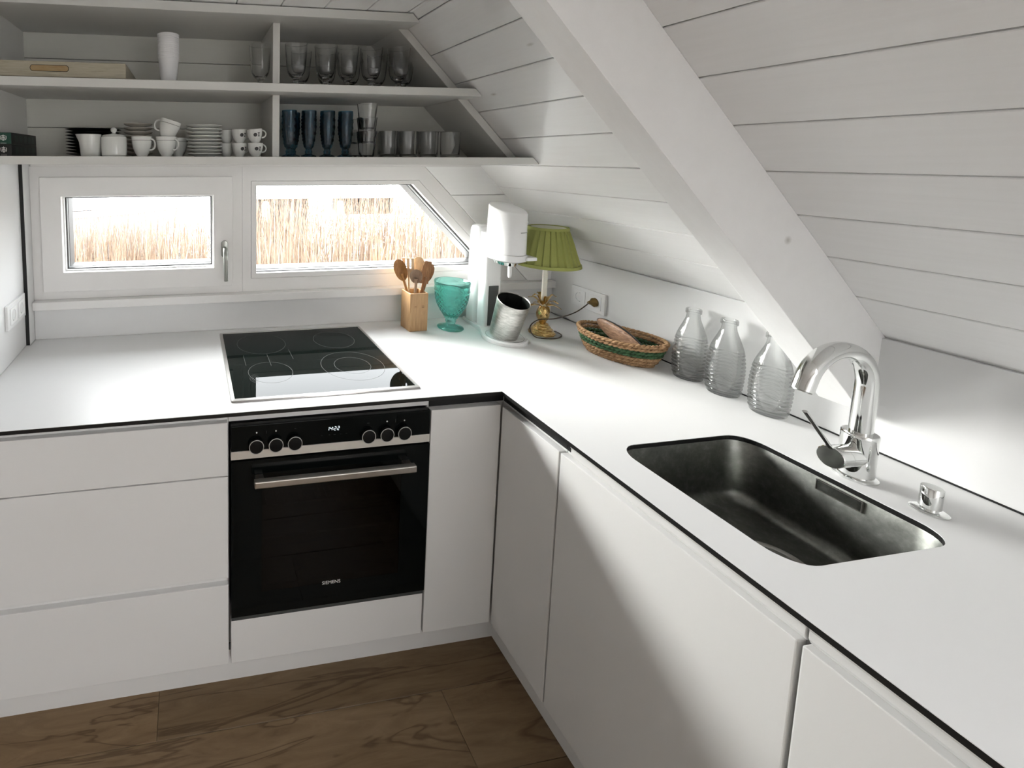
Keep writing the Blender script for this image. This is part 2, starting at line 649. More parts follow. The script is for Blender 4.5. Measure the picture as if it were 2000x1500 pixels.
# floor planks along X
floor = sroot('floor', (0, 0, YF), 'brown oak plank floor')
G().box(XL, 1.9, YREAR, 0.9, YF - 0.06, YF - 0.014).build('floor_bed', 'dark', floor)
yy = 0.300
row = 0
while yy > YREAR:
    y1, y0 = yy, yy - 0.19
    joints = {1: [-0.2096, 1.05], 2: [-1.4, 0.62], 3: [-0.9, 0.28], 4: [-0.3, 0.9], 5: [-1.2, 0.55]}.get(row, [-1.5 + 0.37 * (row % 4), 0.1 + 0.31 * (row % 3)])
    xs_ = [XL] + joints + [1.9]
    for a_, b_ in zip(xs_, xs_[1:]):
        g = G().box(a_ + 0.0005, b_ - 0.0005, y0 + 0.0005, y1 - 0.0005, YF - 0.014, YF)
        g.build('plank', 'floor', floor, bevel=0.0008, seg=1)
    yy = y0
    row += 1

# flat ceiling, boards along Y
ceil = sroot('ceiling', (0, 0, ZC), 'white painted board ceiling')
XCJ = S - ZC
G().box(XL, XCJ + 0.2, YREAR, 0.9, ZC + 0.016, ZC + 0.12).build('ceiling_deck', 'wall', ceil)
edges_ = [0.613 - 0.1415 * k for k in range(0, 22)]
edges_ = [XCJ] + edges_
for a_, b_ in zip(edges_[1:], edges_[:-1]):
    G().box(a_ + 0.0015, b_ - 0.0015, YREAR, 0.62, ZC, ZC + 0.015).build('plank', 'board_y', ceil, bevel=0.0015, seg=1)

# roof slope, boards along Y
slope = sroot('wall_slope', (1.2, 0, S - 1.2), 'white boarded roof slope')
R2 = math.sqrt(0.5)


def sp(x, d):       # point on the slope at x, d metres behind the face
    return (x + d * R2, S - x + d * R2)


def deck(xa, xb, ya, yb):
    G().prism([sp(xa, 0.016), sp(xb, 0.016), sp(xb, 0.12), sp(xa, 0.12)], 'y', ya, yb).build('slope_deck', 'wall', slope)


deck(XCJ - 0.15, 1.66, RW_Y1, 0.9)
deck(XCJ - 0.15, 1.66, YREAR, RW_Y0)
deck(XCJ - 0.15, RW_X0, RW_Y0, RW_Y1)
deck(RW_X1, 1.66, RW_Y0, RW_Y1)
sx_ = [0.844 + 0.0968 * k for k in range(-2, 8)]
sx_ = [XCJ - 0.004] + sx_
sx_[-1] = 1.5405
for a_, b_ in zip(sx_, sx_[1:]):
    cut = a_ > RW_X0 - 0.01 and b_ < RW_X1 + 0.01
    for ya_, yb_ in (((RW_Y1, 0.64), (YREAR, RW_Y0)) if cut else ((YREAR, 0.64),)):
        G().prism([sp(a_ + 0.0011, 0), sp(b_ - 0.0011, 0), sp(b_ - 0.0011, 0.0145), sp(a_ + 0.0011, 0.0145)], 'y', ya_, yb_).build('plank', 'board_y', slope, bevel=0.0016, seg=1)

# knee wall panel on the right with a slim ledge
knee = sroot('wall_right', (1.53, 0, 0), 'white knee wall panel behind the worktop')
G().box(1.5177, 1.545, YREAR, 0.62, 0.0035, 0.2774).build('panel', 'lam', knee, bevel=0.001, seg=1)
G().box(1.546, 1.75, YREAR, 0.9, YF, 0.36).build('stud_wall', 'wall', knee)
G().box(1.5172, 1.5185, YREAR, 0.20, 0.0, 0.0042).build('seal_strip', 'core', knee)  # solid black seal strip along the worktop joint

# gable wall
gable = sroot('wall_back', (0.3, 0.7, 0), 'white boarded gable wall')
G().box(XL, 2.0, 0.62, 0.80, YF, 0.150).build('lower_wall', 'wall', gable)
G().box(-0.9, 2.0, 0.635, 0.80, 0.672, 1.4).build('upper_wall', 'wall', gable)
G().box(XL, -0.699, 0.635, 0.80, 0.14, 1.4).build('side_wall', 'wall', gable)
G().prism([(1.556 - 0.672, 0.672), (1.556 - 0.148, 0.148), (2.0, 0.148), (2.0, 0.672)], 'y', 0.635, 0.80).build('raking_wall', 'wall', gable)
zb_ = [0.680, 0.684, 0.808, 0.932, 1.056, ZC]
for a_, b_ in zip(zb_[1:], zb_[2:]):
    G().box(-0.70, S - a_, YB, YB + 0.04, a_ + 0.001, b_ - 0.001).build('board', 'board_grey', gable, bevel=0.0012, seg=1)
for a_, b_ in ((0.541, 0.672), (0.41, 0.541), (0.28, 0.41), (0.15, 0.28)):
    G().prism([(1.5495 - b_, b_ - 0.001), (1.5495 - a_, a_ + 0.001), (S + 0.01 - a_, a_ + 0.001), (S + 0.01 - b_, b_ - 0.001)], 'y', 0.615, 0.6355).build('board', 'board_x', gable, bevel=0.001, seg=1)
G().box(-0.697, 1.53, 0.606, 0.621, 0.0, 0.1205).build('splash_panel', 'lam', gable, bevel=0.0006, seg=1)
G().box(-0.690, 1.14, 0.609, 0.64, 0.663, 0.6835).build('head_batten', 'frame', gable, bevel=0.001, seg=1)

sill = G().box(-0.6965, 1.515, 0.582, 0.70, 0.1205, 0.1515).build('trim_1', 'frame', None, bevel=0.002)
structure(sill, 'white window sill ledge along the gable')

# left return wall with laminate panel, black-cored end strip
lw = sroot('wall_left', (-0.75, 0.3, 0), 'white laminate side wall with black edge')
G().box(-0.90, -0.7205, -0.02, 0.80, YF, ZC).build('stud_wall', 'wall', lw)
G().box(-0.72, -0.713, -0.012, 0.60, 0.0005, 0.676).build('panel', 'lam', lw, bevel=0.0006, seg=1)
st = G().box(-0.7128, -0.7005, 0.553, 0.618, 0.001, 0.676).build('black_core_strip', 'core', lw)
G().box(-0.7003, -0.6985, 0.5545, 0.618, 0.001, 0.676).build('white_face', 'lam', lw)

# the rest of the attic behind the camera
G().box(XL, -0.72, -0.16, -0.02, YF, ZC).build('wall_partition', 'room', None)
structure(bpy.data.objects['wall_partition'], 'plain partition wall beside the kitchen')
rw = sroot('wall_rear', (0, YREAR, 0), 'rear wall of the attic room')
G().box(XL - 0.1, 2.0, YREAR - 0.15, YREAR, YF, 1.4).build('wall_piece', 'room', rw)
structure(G().box(XL - 0.1, XL, YREAR, 0.8, YF, 1.4).build('wall_far_left', 'room', None), 'far side wall of the attic room')

# rafter
raf = G()
YR0, YR1, DB = -0.3865, -0.309, 0.16
raf.prism([sp(0.30, -DB), sp(0.30, 0.0), sp(1.60, 0.0), sp(1.60, -DB)], 'y', YR0, YR1)
rafter = raf.build('trim_rafter', 'beam', None, bevel=0.002)
structure(rafter, 'heavy white painted rafter crossing the roof slope')


# ------------------------------------------------------------------ windows
def ring_frame(outer, inner, y0, y1):
    """frame between two same-length polygons in (x, z)"""
    n = len(outer)
    vs = [(p[0], y0, p[1]) for p in outer] + [(p[0], y0, p[1]) for p in inner] + [(p[0], y1, p[1]) for p in outer] + [(p[0], y1, p[1]) for p in inner]
    fs = []
    for i in range(n):
        j = (i + 1) % n
        fs += [(i, j, n + j, n + i), (2 * n + i, 3 * n + i, 3 * n + j, 2 * n + j), (i, 2 * n + i, 2 * n + j, j), (n + i, n + j, 3 * n + j, 3 * n + i)]
    g = G()
    return g.add(vs, fs)


def rect(x0, x1, z0, z1):
    return [(x0, z0), (x1, z0), (x1, z1), (x0, z1)]


w1 = sroot('window_1', (-0.3, 0.63, 0.1515), 'small openable window with lever handle')
ring_frame(rect(-0.699, 0.105, 0.1515, 0.6665), rect(-0.645, 0.048, 0.20, 0.608), 0.618, 0.70).build('frame', 'frame', w1, bevel=0.0012, seg=1)
sash = ring_frame(rect(-0.661, 0.0645, 0.1835, 0.6245), rect(-0.585, -0.0115, 0.259, 0.5515), 0.604, 0.672).build('sash', 'frame', w1, bevel=0.0025)
ring_frame(rect(-0.586, -0.0105, 0.258, 0.5525), rect(-0.580, -0.0165, 0.264, 0.5465), 0.630, 0.668).build('glazing_bead', 'plastic', sash)
ring_frame(rect(-0.5795, -0.017, 0.2645, 0.546), rect(-0.5765, -0.020, 0.2675, 0.543), 0.645, 0.651).build('gasket', 'gasket', sash)
ring_frame(rect(-0.5793, -0.0172, 0.2647, 0.5458), rect(-0.5755, -0.021, 0.2685, 0.542), 0.652, 0.668).build('spacer', 'seal', sash)
ring_frame(rect(-0.5795, -0.017, 0.2645, 0.546), rect(-0.574, -0.0225, 0.270, 0.5405), 0.6685, 0.671).build('gasket', 'gasket', sash)
G().box(-0.583, -0.0135, 0.6555, 0.6595, 0.2615, 0.549).build('pane', 'pane', sash)
ring_frame(rect(-0.60, 0.003, 0.244, 0.5665), rect(-0.5815, -0.0155, 0.2625, 0.548), 0.6725, 0.765).build('cladding', 'clad', sash)
# lever handle
hd = G().prism([(0.0315 + 0.0135 * math.cos(a), 0.335 + (0.021 if math.sin(a) > 0 else -0.021) + 0.0135 * math.sin(a)) for a in [math.radians(t) for t in range(0, 360, 15)]], 'y', 0.594, 0.6045).build('handle', 'satin', w1, smooth=40, bevel=0.002)
G().tube([(0.0315, 0.600, 0.338), (0.0315, 0.566, 0.338), (0.0318, 0.560, 0.330), (0.0325, 0.558, 0.300), (0.034, 0.560, 0.215)], [0.0085, 0.0085, 0.0088, 0.0088, 0.0075], 14).build('lever', 'satin', hd, smooth=50)

w2 = sroot('window_2', (0.6, 0.63, 0.1515), 'fixed window with a raking corner under the roof')
SD = 1.5485


def trap(x0, z0, z1, s):
    return [(x0, z0), (s - z0, z0), (s - z1, z1), (x0, z1)]


ring_frame(trap(0.1052, 0.1515, 0.6665, SD), trap(0.141, 0.206, 0.606, 1.466), 0.618, 0.70).build('frame', 'frame', w2, bevel=0.001, seg=1)
bead = ring_frame(trap(0.1417, 0.2067, 0.6053, 1.4645), trap(0.1625, 0.2275, 0.5885, 1.4235), 0.6168, 0.668).build('glazing_bead', 'frame', w2, bevel=0.001, seg=1)
ring_frame(trap(0.1620, 0.2270, 0.589, 1.4245), trap(0.165, 0.230, 0.586, 1.4185), 0.640, 0.645).build('gasket', 'gasket', bead)
ring_frame(trap(0.1622, 0.2272, 0.5888, 1.4243), trap(0.166, 0.231, 0.585, 1.416), 0.646, 0.668).build('spacer', 'seal', bead)
ring_frame(trap(0.1620, 0.2270, 0.589, 1.4245), trap(0.167, 0.233, 0.584, 1.413), 0.6685, 0.6715).build('gasket', 'gasket', bead)
ring_frame(trap(0.148, 0.213, 0.600, 1.452), trap(0.1635, 0.2285, 0.5875, 1.4215), 0.6725, 0.765).build('cladding', 'clad', w2)
G().prism(trap(0.164, 0.229, 0.587, 1.420), 'y', 0.6555, 0.6595).build('pane', 'pane', w2)
out_sill = G().box(-0.69, 1.40, 0.80, 0.93, 0.170, 0.186).build('trim_2', 'wall', None)
structure(out_sill, 'white outer window ledge')

# ================================================================== BASE UNITS
ZT = -0.012
XR = 0.83
ZP = -0.778
bl = structure(G().box(-0.713, XR + 0.042, 0.040, 0.058, YF, ZP - 0.0005).build('baseboard_back', 'front', None), 'white plinth under the oven run')
br = structure(G().box(XR + 0.040, XR + 0.058, -2.0, 0.0395, YF, ZP - 0.0005).build('baseboard_right', 'front', None), 'white plinth under the sink run')

# worktop: white laminate on a black core, sink cut-out
SX0, SX1, SY0, SY1 = 0.9165, 1.2885, -0.6315, -0.2915
hole = [(p[0], p[1]) for p in rrect(SX0, SX1, SY0, SY1, 0.052, 0)]
outl = [(-0.7128, -0.0096), (0.8218, -0.0096), (0.8218, -2.0), (1.5165, -2.0), (1.5165, 0.6055), (-0.6965, 0.6055), (-0.6965, 0.552), (-0.7128, 0.552)]
wt = thing('worktop', 'white L-shaped laminate worktop with thin black edge', 'worktop', (0.9, 0.3, ZT))
plate(outl, [hole], -0.0014, 0.0).build('top_sheet', 'lam', wt)
plate(outl, [hole], ZT, -0.0015).build('core', 'core', wt)


def front(x0, x1, y0, y1, z0, z1, parent, name='door', lipdir=None):
    g = G().box(x0, x1, y0, y1, z0, z1)
    return g.build(name, 'front', parent, bevel=0.0018)


dc = thing('drawer_unit', 'white handleless unit with three drawers left of the oven', 'cabinet', (-0.36, 0.3, ZP))
G().box(-0.7128, -0.0045, 0.0225, 0.58, ZP, ZT - 0.001).build('body', 'front', dc)
for z0, z1 in ((-0.1905, -0.034), (-0.503, -0.194), (ZP, -0.5255)):
    front(-0.7128, -0.0065, 0.0, 0.0205, z0, z1, dc, 'drawer')
G().box(-0.7128, -0.0065, 0.0165, 0.0222, -0.034, ZT - 0.002).build('grip_channel', 'front', dc, bevel=0.001, seg=1)
G().box(-0.7128, -0.0065, 0.0165, 0.0222, -0.5255, -0.503).build('grip_channel', 'front', dc)

oc = thing('oven_housing', 'white unit around the built-in oven with low blank panel', 'cabinet', (0.2975, 0.3, ZP))
G().box(-0.004, 0.599, 0.06, 0.58, ZP, -0.645).build('body', 'front', oc)
G().box(-0.0035, 0.5985, 0.0165, 0.0325, -0.0405, ZT - 0.001).build('top_rail', 'front', oc, bevel=0.002)
front(0.0005, 0.5945, 0.0, 0.0205, ZP, -0.6415, oc, 'blank_panel')
for x0, x1 in ((-0.0042, -0.0025), (0.5968, 0.5985)):
    G().box(x0, x1, 0.0225, 0.58, -0.645, ZT - 0.003).build('side', 'front', oc)

cc = thing('corner_unit', 'white corner unit with narrow panel between oven and inner corner', 'cabinet', (0.72, 0.3, ZP))
G().box(0.6005, 1.50, 0.0235, 0.58, ZP, ZT - 0.001).build('body', 'front', cc)
front(0.6005, XR - 0.0022, 0.0, 0.0205, ZP, -0.0485, cc, 'panel')
# the black finger recess that runs round the inner corner
G().box(0.6035, XR + 0.02, 0.0205, 0.0232, -0.0475, -0.0165).build('grip_recess', 'dark', cc)
G().box(0.6035, XR, 0.012, 0.0204, -0.0165, ZT - 0.0005).build('grip_lip', 'satin', cc)

ru = []
for nm, lab, ya, yb_ in (('corner_door_unit', 'white narrow door unit at the inner corner of the sink run', -0.0035, -0.2205),
                         ('sink_unit', 'white wide door unit under the sink with a diagonal shadow', -0.2255, -0.6905),
                         ('end_unit', 'white door unit next to the sink unit, cut by the bottom of the photo', -0.6965, -1.40)):
    t = thing(nm, lab, 'cabinet', (1.1, (ya + yb_) / 2, ZP))
    yend = -2.0 if nm == 'end_unit' else yb_ - 0.002
    if nm != 'sink_unit':
        G().box(0.852, 1.50, yend, (ya + 0.002) if nm != 'corner_door_unit' else 0.022, ZP, ZT - 0.001).build('body', 'front', t)
    else:
        G().box(0.852, 0.868, yend, ya, ZP, ZT - 0.001).build('body', 'front', t)
    g = G().box(XR, XR + 0.0205, yb_, ya, ZP, -0.0525)
    g.build('door', 'front', t, bevel=0.0022)
    if nm == 'corner_door_unit':
        # black slot with a rounded end
        pts = [(0.018, -0.0475), (0.018, -0.0165), (-0.2225, -0.0165), (-0.2225, -0.0475)]
        G().prism(pts, 'x', XR + 0.0205, XR + 0.0228).build('grip_recess', 'dark', t)
        G().box(XR + 0.012, XR + 0.0204, -0.2245, -0.001, -0.0165, ZT - 0.0005).build('grip_lip', 'satin', t)
    else:
        if nm == 'sink_unit':
            G().prism([(-0.2235, -0.0475), (-0.2235, -0.0165), (-0.236, -0.0165), (-0.242, -0.020), (-0.2445, -0.028), (-0.243, -0.038), (-0.236, -0.0475)], 'x', XR + 0.0205, XR + 0.0218).build('grip_recess', 'dark', t)
        G().prism([(XR + 0.0165, -0.0525), (XR + 0.0115, -0.044), (XR + 0.0115, -0.030), (XR + 0.004, -0.018), (XR + 0.004, ZT - 0.0005), (XR + 0.0222, ZT - 0.0005), (XR + 0.0222, -0.0525)], 'y', (yend if nm == 'end_unit' else yb_) - 0.002, ya + 0.001 if nm == 'end_unit' else ya - 0.018).build('grip_channel', 'front', t, bevel=0.001, seg=1)

# ------------------------------------------------------------------ oven
ov = thing('built_in_oven', 'black glass built-in oven with steel band and bar handle', 'oven', (0.2975, 0.0, -0.645))
bo = G()
bo.box(0.004, 0.085, 0.012, 0.50, -0.640, -0.045)
bo.box(0.510, 0.591, 0.012, 0.50, -0.640, -0.045)
bo.box(0.085, 0.510, 0.012, 0.50, -0.640, -0.555)
bo.box(0.085, 0.510, 0.012, 0.50, -0.215, -0.045)
bo.box(0.085, 0.510, 0.42, 0.50, -0.555, -0.215)
bo.build('cavity', 'enamel', ov)
pn = G().box(0.0012, 0.5938, -0.006, 0.0115, -0.1175, -0.0425).build('control_panel', 'blackglass', ov, bevel=0.0025)
G().box(0.0012, 0.5938, -0.0068, 0.0115, -0.1415, -0.1178).build('steel_band', 'band', ov, bevel=0.0008, seg=1)
door = ring_frame(rect(0.0012, 0.5938, -0.6225, -0.1455), rect(0.088, 0.507, -0.552, -0.235), -0.0085, 0.0115).build('door', 'blackglass', ov)
G().box(0.0885, 0.5065, -0.0083, -0.004, -0.5515, -0.2355).build('door_pane', 'ovenpane', door)
G().box(0.0012, 0.5938, -0.004, 0.0115, -0.638, -0.6245).build('vent_strip', 'greyp', ov, bevel=0.0006, seg=1)
hb = G().box(0.0625, 0.5350, -0.048, -0.030, -0.2035, -0.1840).build('handle', 'steel', ov, bevel=0.003)
for x_ in (0.080, 0.517):
    G().box(x_ - 0.012, x_ + 0.012, -0.030, -0.0085, -0.199, -0.188).build('bracket', 'steel', hb, bevel=0.001, seg=1)
rk = G()
for k in range(25):
    x_ = 0.093 + 0.0168 * k
    rk.tube([(x_, 0.03, -0.316), (x_, 0.36, -0.316)], 0.0012, 5)
rk.tube([(0.09, 0.03, -0.3185), (0.505, 0.03, -0.3185)], 0.0024, 6)
rk.tube([(0.09, 0.36, -0.3185), (0.505, 0.36, -0.3185)], 0.0024, 6)
rk.build('wire_rack', 'chrome', ov, smooth=60)
G().box(0.087, 0.508, 0.03, 0.40, -0.424, -0.416).build('baking_tray', 'enamel', ov, bevel=0.002)


def cyl_y(c, r, y0, y1, n=28):
    g = G()
    loops = []
    for y_ in (y0, y1):
        loops.append([(c[0] + r * math.cos(2 * math.pi * i / n), y_, c[1] + r * math.sin(2 * math.pi * i / n)) for i in range(n)])
    return g.loft(loops)


for x_ in (0.0715, 0.127, 0.1815, 0.3995, 0.4555, 0.5095):
    k_ = cyl_y((x_, -0.1015), 0.0200, -0.0185, -0.0068).build('knob', 'blackplastic', ov, smooth=40, bevel=0.002)
    tor = G()
    for ang in (0,):
        tor.tube([(x_ + 0.0200 * math.cos(t), -0.0178, -0.1015 + 0.0200 * math.sin(t)) for t in [2 * math.pi * i / 32 for i in range(33)]], 0.0012, 6, caps=False)
    tor.build('chrome_ring', 'silver', k_, smooth=60)
for x_, z_ in ((0.0735, -0.066), (0.1285, -0.0655), (0.4585, -0.066), (0.5125, -0.0675)):
    d_ = cyl_y((x_, z_), 0.0022, -0.0068, -0.0060, 14).build('symbol', 'print', pn)
for x_, z_, w_, h_ in ((0.101, -0.067, 0.0008, 0.008), (0.485, -0.066, 0.0008, 0.010), (0.401, -0.0665, 0.007, 0.0008), (0.184, -0.064, 0.005, 0.0008), (0.262, -0.092, 0.004, 0.0006), (0.285, -0.092, 0.004, 0.0006), (0.300, -0.092, 0.006, 0.0006), (0.318, -0.092, 0.004, 0.0006), (0.335, -0.092, 0.004, 0.0006)):
    G().box(x_ - w_ / 2, x_ + w_ / 2, -0.0065, -0.0060, z_ - h_ / 2, z_ + h_ / 2).build('symbol', 'ring', pn)


def text(name, s, size, loc, m, parent, rot=(math.pi / 2, 0, 0), ext=0.0002, sx=1.0):
    cu = bpy.data.curves.new(name, 'FONT')
    cu.body = s
    cu.size = size
    cu.align_x = 'CENTER'
    cu.align_y = 'CENTER'
    cu.extrude = ext
    cu.materials.append(M[m])
    tmp = bpy.data.objects.new(name, cu)
    COL.objects.link(tmp)
    bpy.context.view_layer.update()
    me = bpy.data.meshes.new_from_object(tmp.evaluated_get(bpy.context.evaluated_depsgraph_get()))
    bpy.data.objects.remove(tmp)
    o = bpy.data.objects.new(name, me)
    COL.objects.link(o)
    o.parent = parent
    o.location = Vector(loc) - woff(parent)
    o.rotation_euler = rot
    o.scale = (sx, 1, 1)
    return o


text('lettering', 'SIEMENS', 0.0145, (0.2975, -0.0088, -0.552), 'print', door, sx=1.05)
# seven-segment clock 14:22
seg = {'1': 'bc', '4': 'fgbc', '2': 'abged'}
clk = G()


def digit(ch, x, z, w, h, t):
    q = {'a': (0, h, w, 0), 'g': (0, h / 2, w, 0), 'd': (0, 0, w, 0), 'f': (0, h / 2, 0, h / 2), 'b': (w, h / 2, 0, h / 2), 'e': (0, 0, 0, h / 2), 'c': (w, 0, 0, h / 2)}
    for s_ in seg[ch]:
        a, b, dw, dh = q[s_]
        sl = 0.12
        if dw:
            x0_ = x + a + sl * b
            clk.box(x0_ + t, x0_ + dw - t * 0.3, -0.0066, -0.0060, z + b - t / 2, z + b + t / 2)
        else:
            x0_ = x + a + sl * (b + dh / 2)
            clk.box(x0_ - t / 2, x0_ + t / 2, -0.0066, -0.0060, z + b + t * 0.5, z + b + dh - t * 0.5)


zz = -0.0785
for ch, xo in (('1', 0.2765), ('4', 0.2855), ('2', 0.2975), ('2', 0.3070)):
    digit(ch, xo, zz, 0.006, 0.0105, 0.0014)
for dz in (0.003, 0.0075):
    clk.box(0.2945, 0.2957, -0.0066, -0.0060, zz + dz, zz + dz + 0.0012)
clk.build('clock_digits', 'led', pn)

# ------------------------------------------------------------------ hob
hx0, hx1, hy0, hy1 = 0.0063, 0.5865, 0.0414, 0.561
hob = thing('induction_hob', 'black glass hob with steel frame set in the white worktop', 'hob', (0.296, 0.30, 0.0))
ring = G()
o_ = rrect(hx0, hx1, hy0, hy1, 0.004, 0.0002, 2)
o2 = rrect(hx0 + 0.0015, hx1 - 0.0015, hy0 + 0.0015, hy1 - 0.0015, 0.004, 0.0042, 2)
i2 = rrect(hx0 + 0.0115, hx1 - 0.0115, hy0 + 0.0115, hy1 - 0.0115, 0.002, 0.0052, 2)
i_ = rrect(hx0 + 0.0120, hx1 - 0.0120, hy0 + 0.0120, hy1 - 0.0120, 0.002, 0.0008, 2)
ring.loft([o_, o2, i2, i_, o_], caps=(False, False))
ring.build('steel_frame', 'hobframe', hob, smooth=25)
hg = G().box(hx0 + 0.0121, hx1 - 0.0121, hy0 + 0.0121, hy1 - 0.0121, 0.0008, 0.0040).build('glass', 'hobglass', hob)


def flat_ring(cx_, cy_, r, w, z0, z1, n=56, a0=0, a1=360):
    g = G()
    m_ = n + 1
    vs = []
    for i in range(m_):
        a = math.radians(a0 + (a1 - a0) * i / n)
        for rr_, z_ in ((r, z0), (r + w, z0), (r + w, z1), (r, z1)):
            vs.append((cx_ + rr_ * math.cos(a), cy_ + rr_ * math.sin(a), z_))
    fs = []
    for i in range(n):
        for k in range(4):
            j = (k + 1) % 4
            fs.append((i * 4 + k, i * 4 + j, (i + 1) * 4 + j, (i + 1) * 4 + k))
    return g.add(vs, fs)


for cx_, cy_, r_ in ((0.437, 0.435, 0.078), (0.432, 0.215, 0.105), (0.432, 0.215, 0.06), (0.155, 0.435, 0.09), (0.15, 0.205, 0.072)):
    flat_ring(cx_, cy_, r_, 0.0011, 0.0040, 0.00412).build('zone_marking', 'ring', hob)
for x_, ya_, yb_ in ((0.076, 0.262, 0.342), (0.160, 0.25, 0.345), (0.245, 0.29, 0.372)):
    G().box(x_, x_ + 0.0010, ya_, yb_, 0.0040, 0.00412).build('zone_marking', 'ring', hob)
for k in range(5):
    flat_ring(0.108, 0.168, 0.006 + 0.006 * k, 0.0007, 0.0040, 0.00412, 20, 95, 250).build('zone_marking', 'ring', hob)

# ------------------------------------------------------------------ sink
sk = thing('kitchen_sink', 'dark steel undermount sink basin in the white worktop', 'sink', (1.10, -0.46, -0.175))
loops = []
zb = -0.165
e = 0.004
loops.append(rrect(SX0 - 0.03, SX1 + 0.03, SY0 - 0.03, SY1 + 0.03, 0.06, ZT - 0.0004))
loops.append(rrect(SX0 - e, SX1 + e, SY0 - e, SY1 + e, 0.056, ZT - 0.0004))
loops.append(rrect(SX0 - e + 0.0015, SX1 + e - 0.0015, SY0 - e + 0.0015, SY1 + e - 0.0015, 0.056, ZT - 0.003))
R_ = 0.028
wall_in = 0.004
loops.append(rrect(SX0 + wall_in, SX1 - wall_in, SY0 + wall_in, SY1 - wall_in, 0.054, zb + R_))
for k in range(1, 8):
    a = math.radians(90 * k / 7)
    ins = wall_in + R_ * (1 - math.cos(a))
    loops.append(rrect(SX0 + ins, SX1 - ins, SY0 + ins, SY1 - ins, max(0.054 - R_ * (1 - math.cos(a)) * 0.7, 0.02), zb + R_ - R_ * math.sin(a)))
loops.append(rrect(SX0 + 0.10, SX1 - 0.10, SY0 + 0.10, SY1 - 0.10, 0.03, zb - 0.004))
gb = G().loft(loops, caps=(False, True))
gb.build('basin', 'basin', sk, smooth=50)
fl = G()
fl.lathe([(0.0, 0.0), (0.044, 0.0), (0.050, 0.0016), (0.057, 0.0010), (0.057, -0.003), (0.0, -0.003)], 40, (1.135, -0.475, zb + 0.0005))
dr = fl.build('drain', 'steel', sk, smooth=40)
G().lathe([(0.0, 0.0), (0.036, 0.0), (0.040, -0.001), (0.0, -0.001)], 32, (1.135, -0.475, zb + 0.0045)).build('strainer', 'steel', dr, smooth=40)
G().box(SX1 - 0.0025, SX1 + 0.001, -0.507, -0.437, -0.040, -0.019).build('overflow', 'basin', sk, bevel=0.0008, seg=1)
rf = G()
for a_ in ((-0.5085, -0.507, -0.0415, -0.0175), (-0.437, -0.4355, -0.0415, -0.0175), (-0.507, -0.437, -0.0415, -0.040), (-0.507, -0.437, -0.019, -0.0175)):
    rf.box(SX1 - 0.0032, SX1 + 0.001, a_[0], a_[1], a_[2], a_[3])
rf.build('overflow_rim', 'steel', sk)

# ------------------------------------------------------------------ tap
FX, FY = 1.348, -0.460
tp = thing('mixer_tap', 'chrome mixer tap with arched spout behind the sink', 'tap', (FX, FY, 0.0))
G().lathe([(0.0, 0.0), (0.033, 0.0), (0.033, 0.004), (0.030, 0.006), (0.0, 0.006)], 36, (FX, FY, 0.0)).build('base_ring', 'chrome', tp, smooth=35)
G().lathe([(0.0, 0.006), (0.0265, 0.006), (0.027, 0.012), (0.027, 0.094), (0.0275, 0.0945), (0.0275, 0.101), (0.026, 0.1035), (0.0, 0.1035)], 36, (FX, FY, 0.0)).build('body', 'chrome', tp, smooth=35)
# arched spout swung over the basin
dirv = Vector((-1.0, 0.0, 0))
rs = 0.085
pts = [Vector((FX, FY, 0.10)), Vector((FX, FY, 0.15)), Vector((FX, FY, 0.21))]
for k in range(1, 21):
    a = math.radians(165 * k / 20)
    pts.append(Vector((FX, FY, 0.21)) + dirv * (rs - rs * math.cos(a)) + Vector((0, 0, rs * math.sin(a))))
lastd = (pts[-1] - pts[-2]).normalized()
pts.append(pts[-1] + lastd * 0.020)
spt = G().tube(pts, 0.0175, 24).build('spout', 'chrome', tp, smooth=50)
en = pts[-1]
G().tube([en - lastd * 0.004, en + lastd * 0.0030], 0.0150, 18).build('aerator', 'satin', spt, smooth=40)
ldir = Vector((-1.0, -0.05, 0.075)).normalized()
c0 = Vector((FX, FY, 0.050))
G().tube([c0 + ldir * 0.015, c0 + ldir * 0.052], 0.0220, 28).build('cartridge', 'chrome', tp, smooth=40)
hd = G().tube([c0 + ldir * 0.0535, c0 + ldir * 0.082, c0 + ldir * 0.0835], [0.0226, 0.0226, 0.0212], 28).build('handle', 'chrome', tp, smooth=40)
p0 = Vector((1.262, -0.465, 0.077))
G().tube([p0, Vector((1.177, -0.467, 0.169))], [0.0043, 0.0043], 12, flat=0.75).build('lever', 'chrome', hd, smooth=40)

kn = thing('waste_knob', 'small chrome waste knob on the worktop beside the tap', 'knob', (1.350, -0.563, 0.0))
G().lathe([(0.0, 0.0), (0.0245, 0.0), (0.0245, 0.002), (0.0215, 0.0038), (0.0, 0.0038)], 36, (1.350, -0.563, 0)).build('base_plate', 'chrome', kn, smooth=35)
G().lathe([(0.0, 0.0038), (0.0115, 0.0038), (0.0115, 0.009), (0.0142, 0.010), (0.0142, 0.050), (0.0132, 0.0515), (0.0, 0.0515)], 36, (1.350, -0.563, 0)).build('grip', 'chrome', kn, smooth=35)


# ------------------------------------------------------------------ sockets
def socket_unit(name, label, side, x, yc, zc, n=2, first_only=False):
    """double socket on a wall facing +X (side=1) or -X (side=-1)"""
    t = thing(name, label, 'socket', (x, yc, zc))
    w = 0.0735
    X = lambda d: x + side * d
    def bx(d0, d1, y0, y1, z0, z1):
        return G().box(min(X(d0), X(d1)), max(X(d0), X(d1)), y0, y1, z0, z1)
    bx(0.0, 0.0105, yc - w - 0.007, yc + w + 0.007, zc - 0.042, zc + 0.042).build('frame', 'plastic', t, bevel=0.002)
    for s_ in (-1, 1):
        cy_ = yc + s_ * w / 2
        ins = ring_sock(t, X, cy_, zc)
    return t


